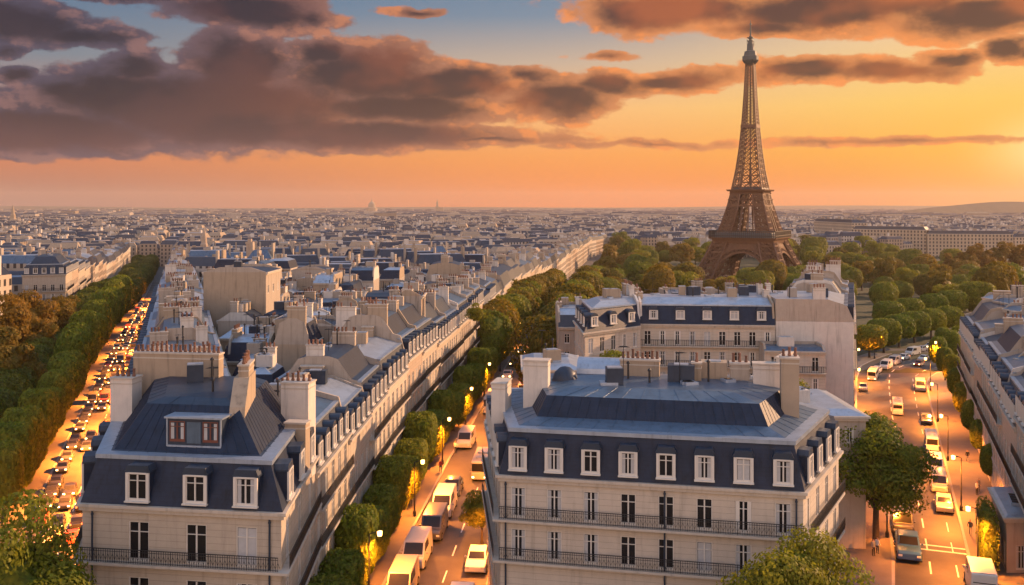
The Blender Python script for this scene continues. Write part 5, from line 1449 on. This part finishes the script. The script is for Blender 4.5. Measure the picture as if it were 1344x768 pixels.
# dark bands of trees among the far roofs
rs = np.random.RandomState(5); n = 5200; pt = []
for (px, py, L, dpt) in ((70, 314, 190, 12), (30, 316, 120, 10), (620, 296, 60, 10), (880, 293, 60, 14), (330, 300, 40, 14)):
    p = gp(px, py)
    for q in range(n // 6): pt.append((p.x + rs.uniform(-L / 2, L / 2), p.y + rs.uniform(-dpt, dpt), p.z + 8 + 10 * rs.uniform(0, 1) ** .7))
pt = np.array(pt); V_ = leaves(rs, pt, np.tile([0, -.5, .8], (len(pt), 1)), 2.4)
me = bpy.data.meshes.new('far_trees'); me.from_pydata(V_.tolist(), [], [tuple(f) for f in np.arange(len(V_)).reshape(-1, 4).tolist()]); me.materials.append(M['leaf_dark'])
tag(obj('far_trees', me), 'dark bands of distant treetops among the roofs', 'trees', kind='stuff')
# long apartment blocks beyond the park on the right
for i, (pa, pb, ya, yb, top) in enumerate(((1068, 1118, 1060, 950, 292), (1118, 1216, 948, 905, 302), (1217, 1330, 902, 888, 308), (1331, 1460, 905, 900, 312))):
    xa, xb = (pa - 672) / FPX * ya, (pb - 672) / FPX * yb; d = Vector((xb - xa, yb - ya)); L = d.length; rz = math.atan2(d.y, d.x)
    zc = CAM_H - (top - HORY) * (ya + yb) / 2 / FPX + 12
    lb = ('curved end block', 'second block', 'third and widest block', 'last block')[i]
    t = thing('apartment_block', ((xa + xb) / 2, (ya + yb) / 2, -12), f'long cream apartment block beyond the park, {lb} from the tower', 'building', None, rz)
    b = MB(); b.box((0, 8, zc / 2), (L - .5, 16, zc)); b.build('wall', [M['far_block']], t)
    b = MB(); b.box((0, 8, zc + .3), (L + .4, 17, .6)); b.build('cornice', [M['trim']], t)
    b = MB(); b.box((0, 8, zc + 2.1), (L - 1.5, 13.5, 3.0), mi=0, taper=.93)
    n = int(L / 6)
    for q in range(n): b.box((-L / 2 + 4 + q * 6 + rnd.uniform(-1, 1), 8 + rnd.uniform(-3, 3), zc + 4.2), (rnd.uniform(1, 3), rnd.uniform(1, 2), rnd.uniform(1.5, 3)), mi=rnd.choice((1, 2)))
    b.build('roof', [M['slate_b'], M['plaster_w'], M['plaster_t']], t)
# landmarks on the skyline
def far_pos(px, y): return ((px - 672) / FPX * y, y, -12)
b = MB(); b.lathe([(6, 0), (6, 24), (5, 25), (4.6, 32), (3.4, 33), (2.8, 38), (.3, 50)], n=8); tag(b.build('church_spire', [M['plaster_t']], loc=far_pos(17, 1750)), 'dark pointed church spire at the left edge of the skyline', 'spire')
b = MB(); b.lathe([(30, 0), (30, 36), (20, 38), (19, 52), (17, 60), (12, 66), (5, 70), (3, 71), (3, 76), (.5, 86)], n=16); tag(b.build('domed_church', [M['plaster_t']], loc=far_pos(488, 5200)), 'domed church on the horizon left of the middle', 'church')
b = MB(); b.lathe([(9, 0), (9, 44), (6, 45), (5, 62), (.5, 82)], n=6); b.box((18, 0, 20), (26, 16, 40)); tag(b.build('church_tower', [M['plaster_t']], loc=far_pos(574, 5000)), 'slender church tower on the horizon near the middle', 'church')
b = MB(); b.lathe([(2.6, 0), (2.6, 22), (2.0, 23), (1.8, 27), (.2, 34)], n=8); tag(b.build('church_spire', [M['stone_c']], loc=far_pos(268, 640)), 'tan slim spire beside the far end of the left avenue', 'spire')
b = MB(); b.box((0, 0, 13), (2.6, 2.6, 26)); b.box((0, 0, 26.5), (3.2, 3.2, 1.0)); b.box((0, 0, 27.6), (1.6, 1.6, 1.4)); tag(b.build('chimney_tower', [M['stone_c']], loc=(far_pos(328, 420)[0], 420, gz(420))), 'square tan chimney tower behind the big blank gable wall', 'tower')

# ------------------------------------------------------------------ evening haze
hz = MB(); hz.box((0, 4600, 75), (18400, 10200, 190))
hm_ = bpy.data.materials.new('evening_haze'); hm_.use_nodes = True; nt = hm_.node_tree; nt.nodes.clear()
pv = nt.nodes.new('ShaderNodeVolumePrincipled'); pv.inputs['Color'].default_value = (.94, .76, .62, 1); pv.inputs['Density'].default_value = .00007; pv.inputs['Anisotropy'].default_value = .2
on = nt.nodes.new('ShaderNodeOutputMaterial'); nt.links.new(pv.outputs[0], on.inputs['Volume'])
tag(hz.build('haze', [hm_]), 'thin evening haze', 'haze', kind='stuff')
# unused source copies would stand at the origin: remove them
for p in PROTO.values():
    if '_used' in p: del p['_used']
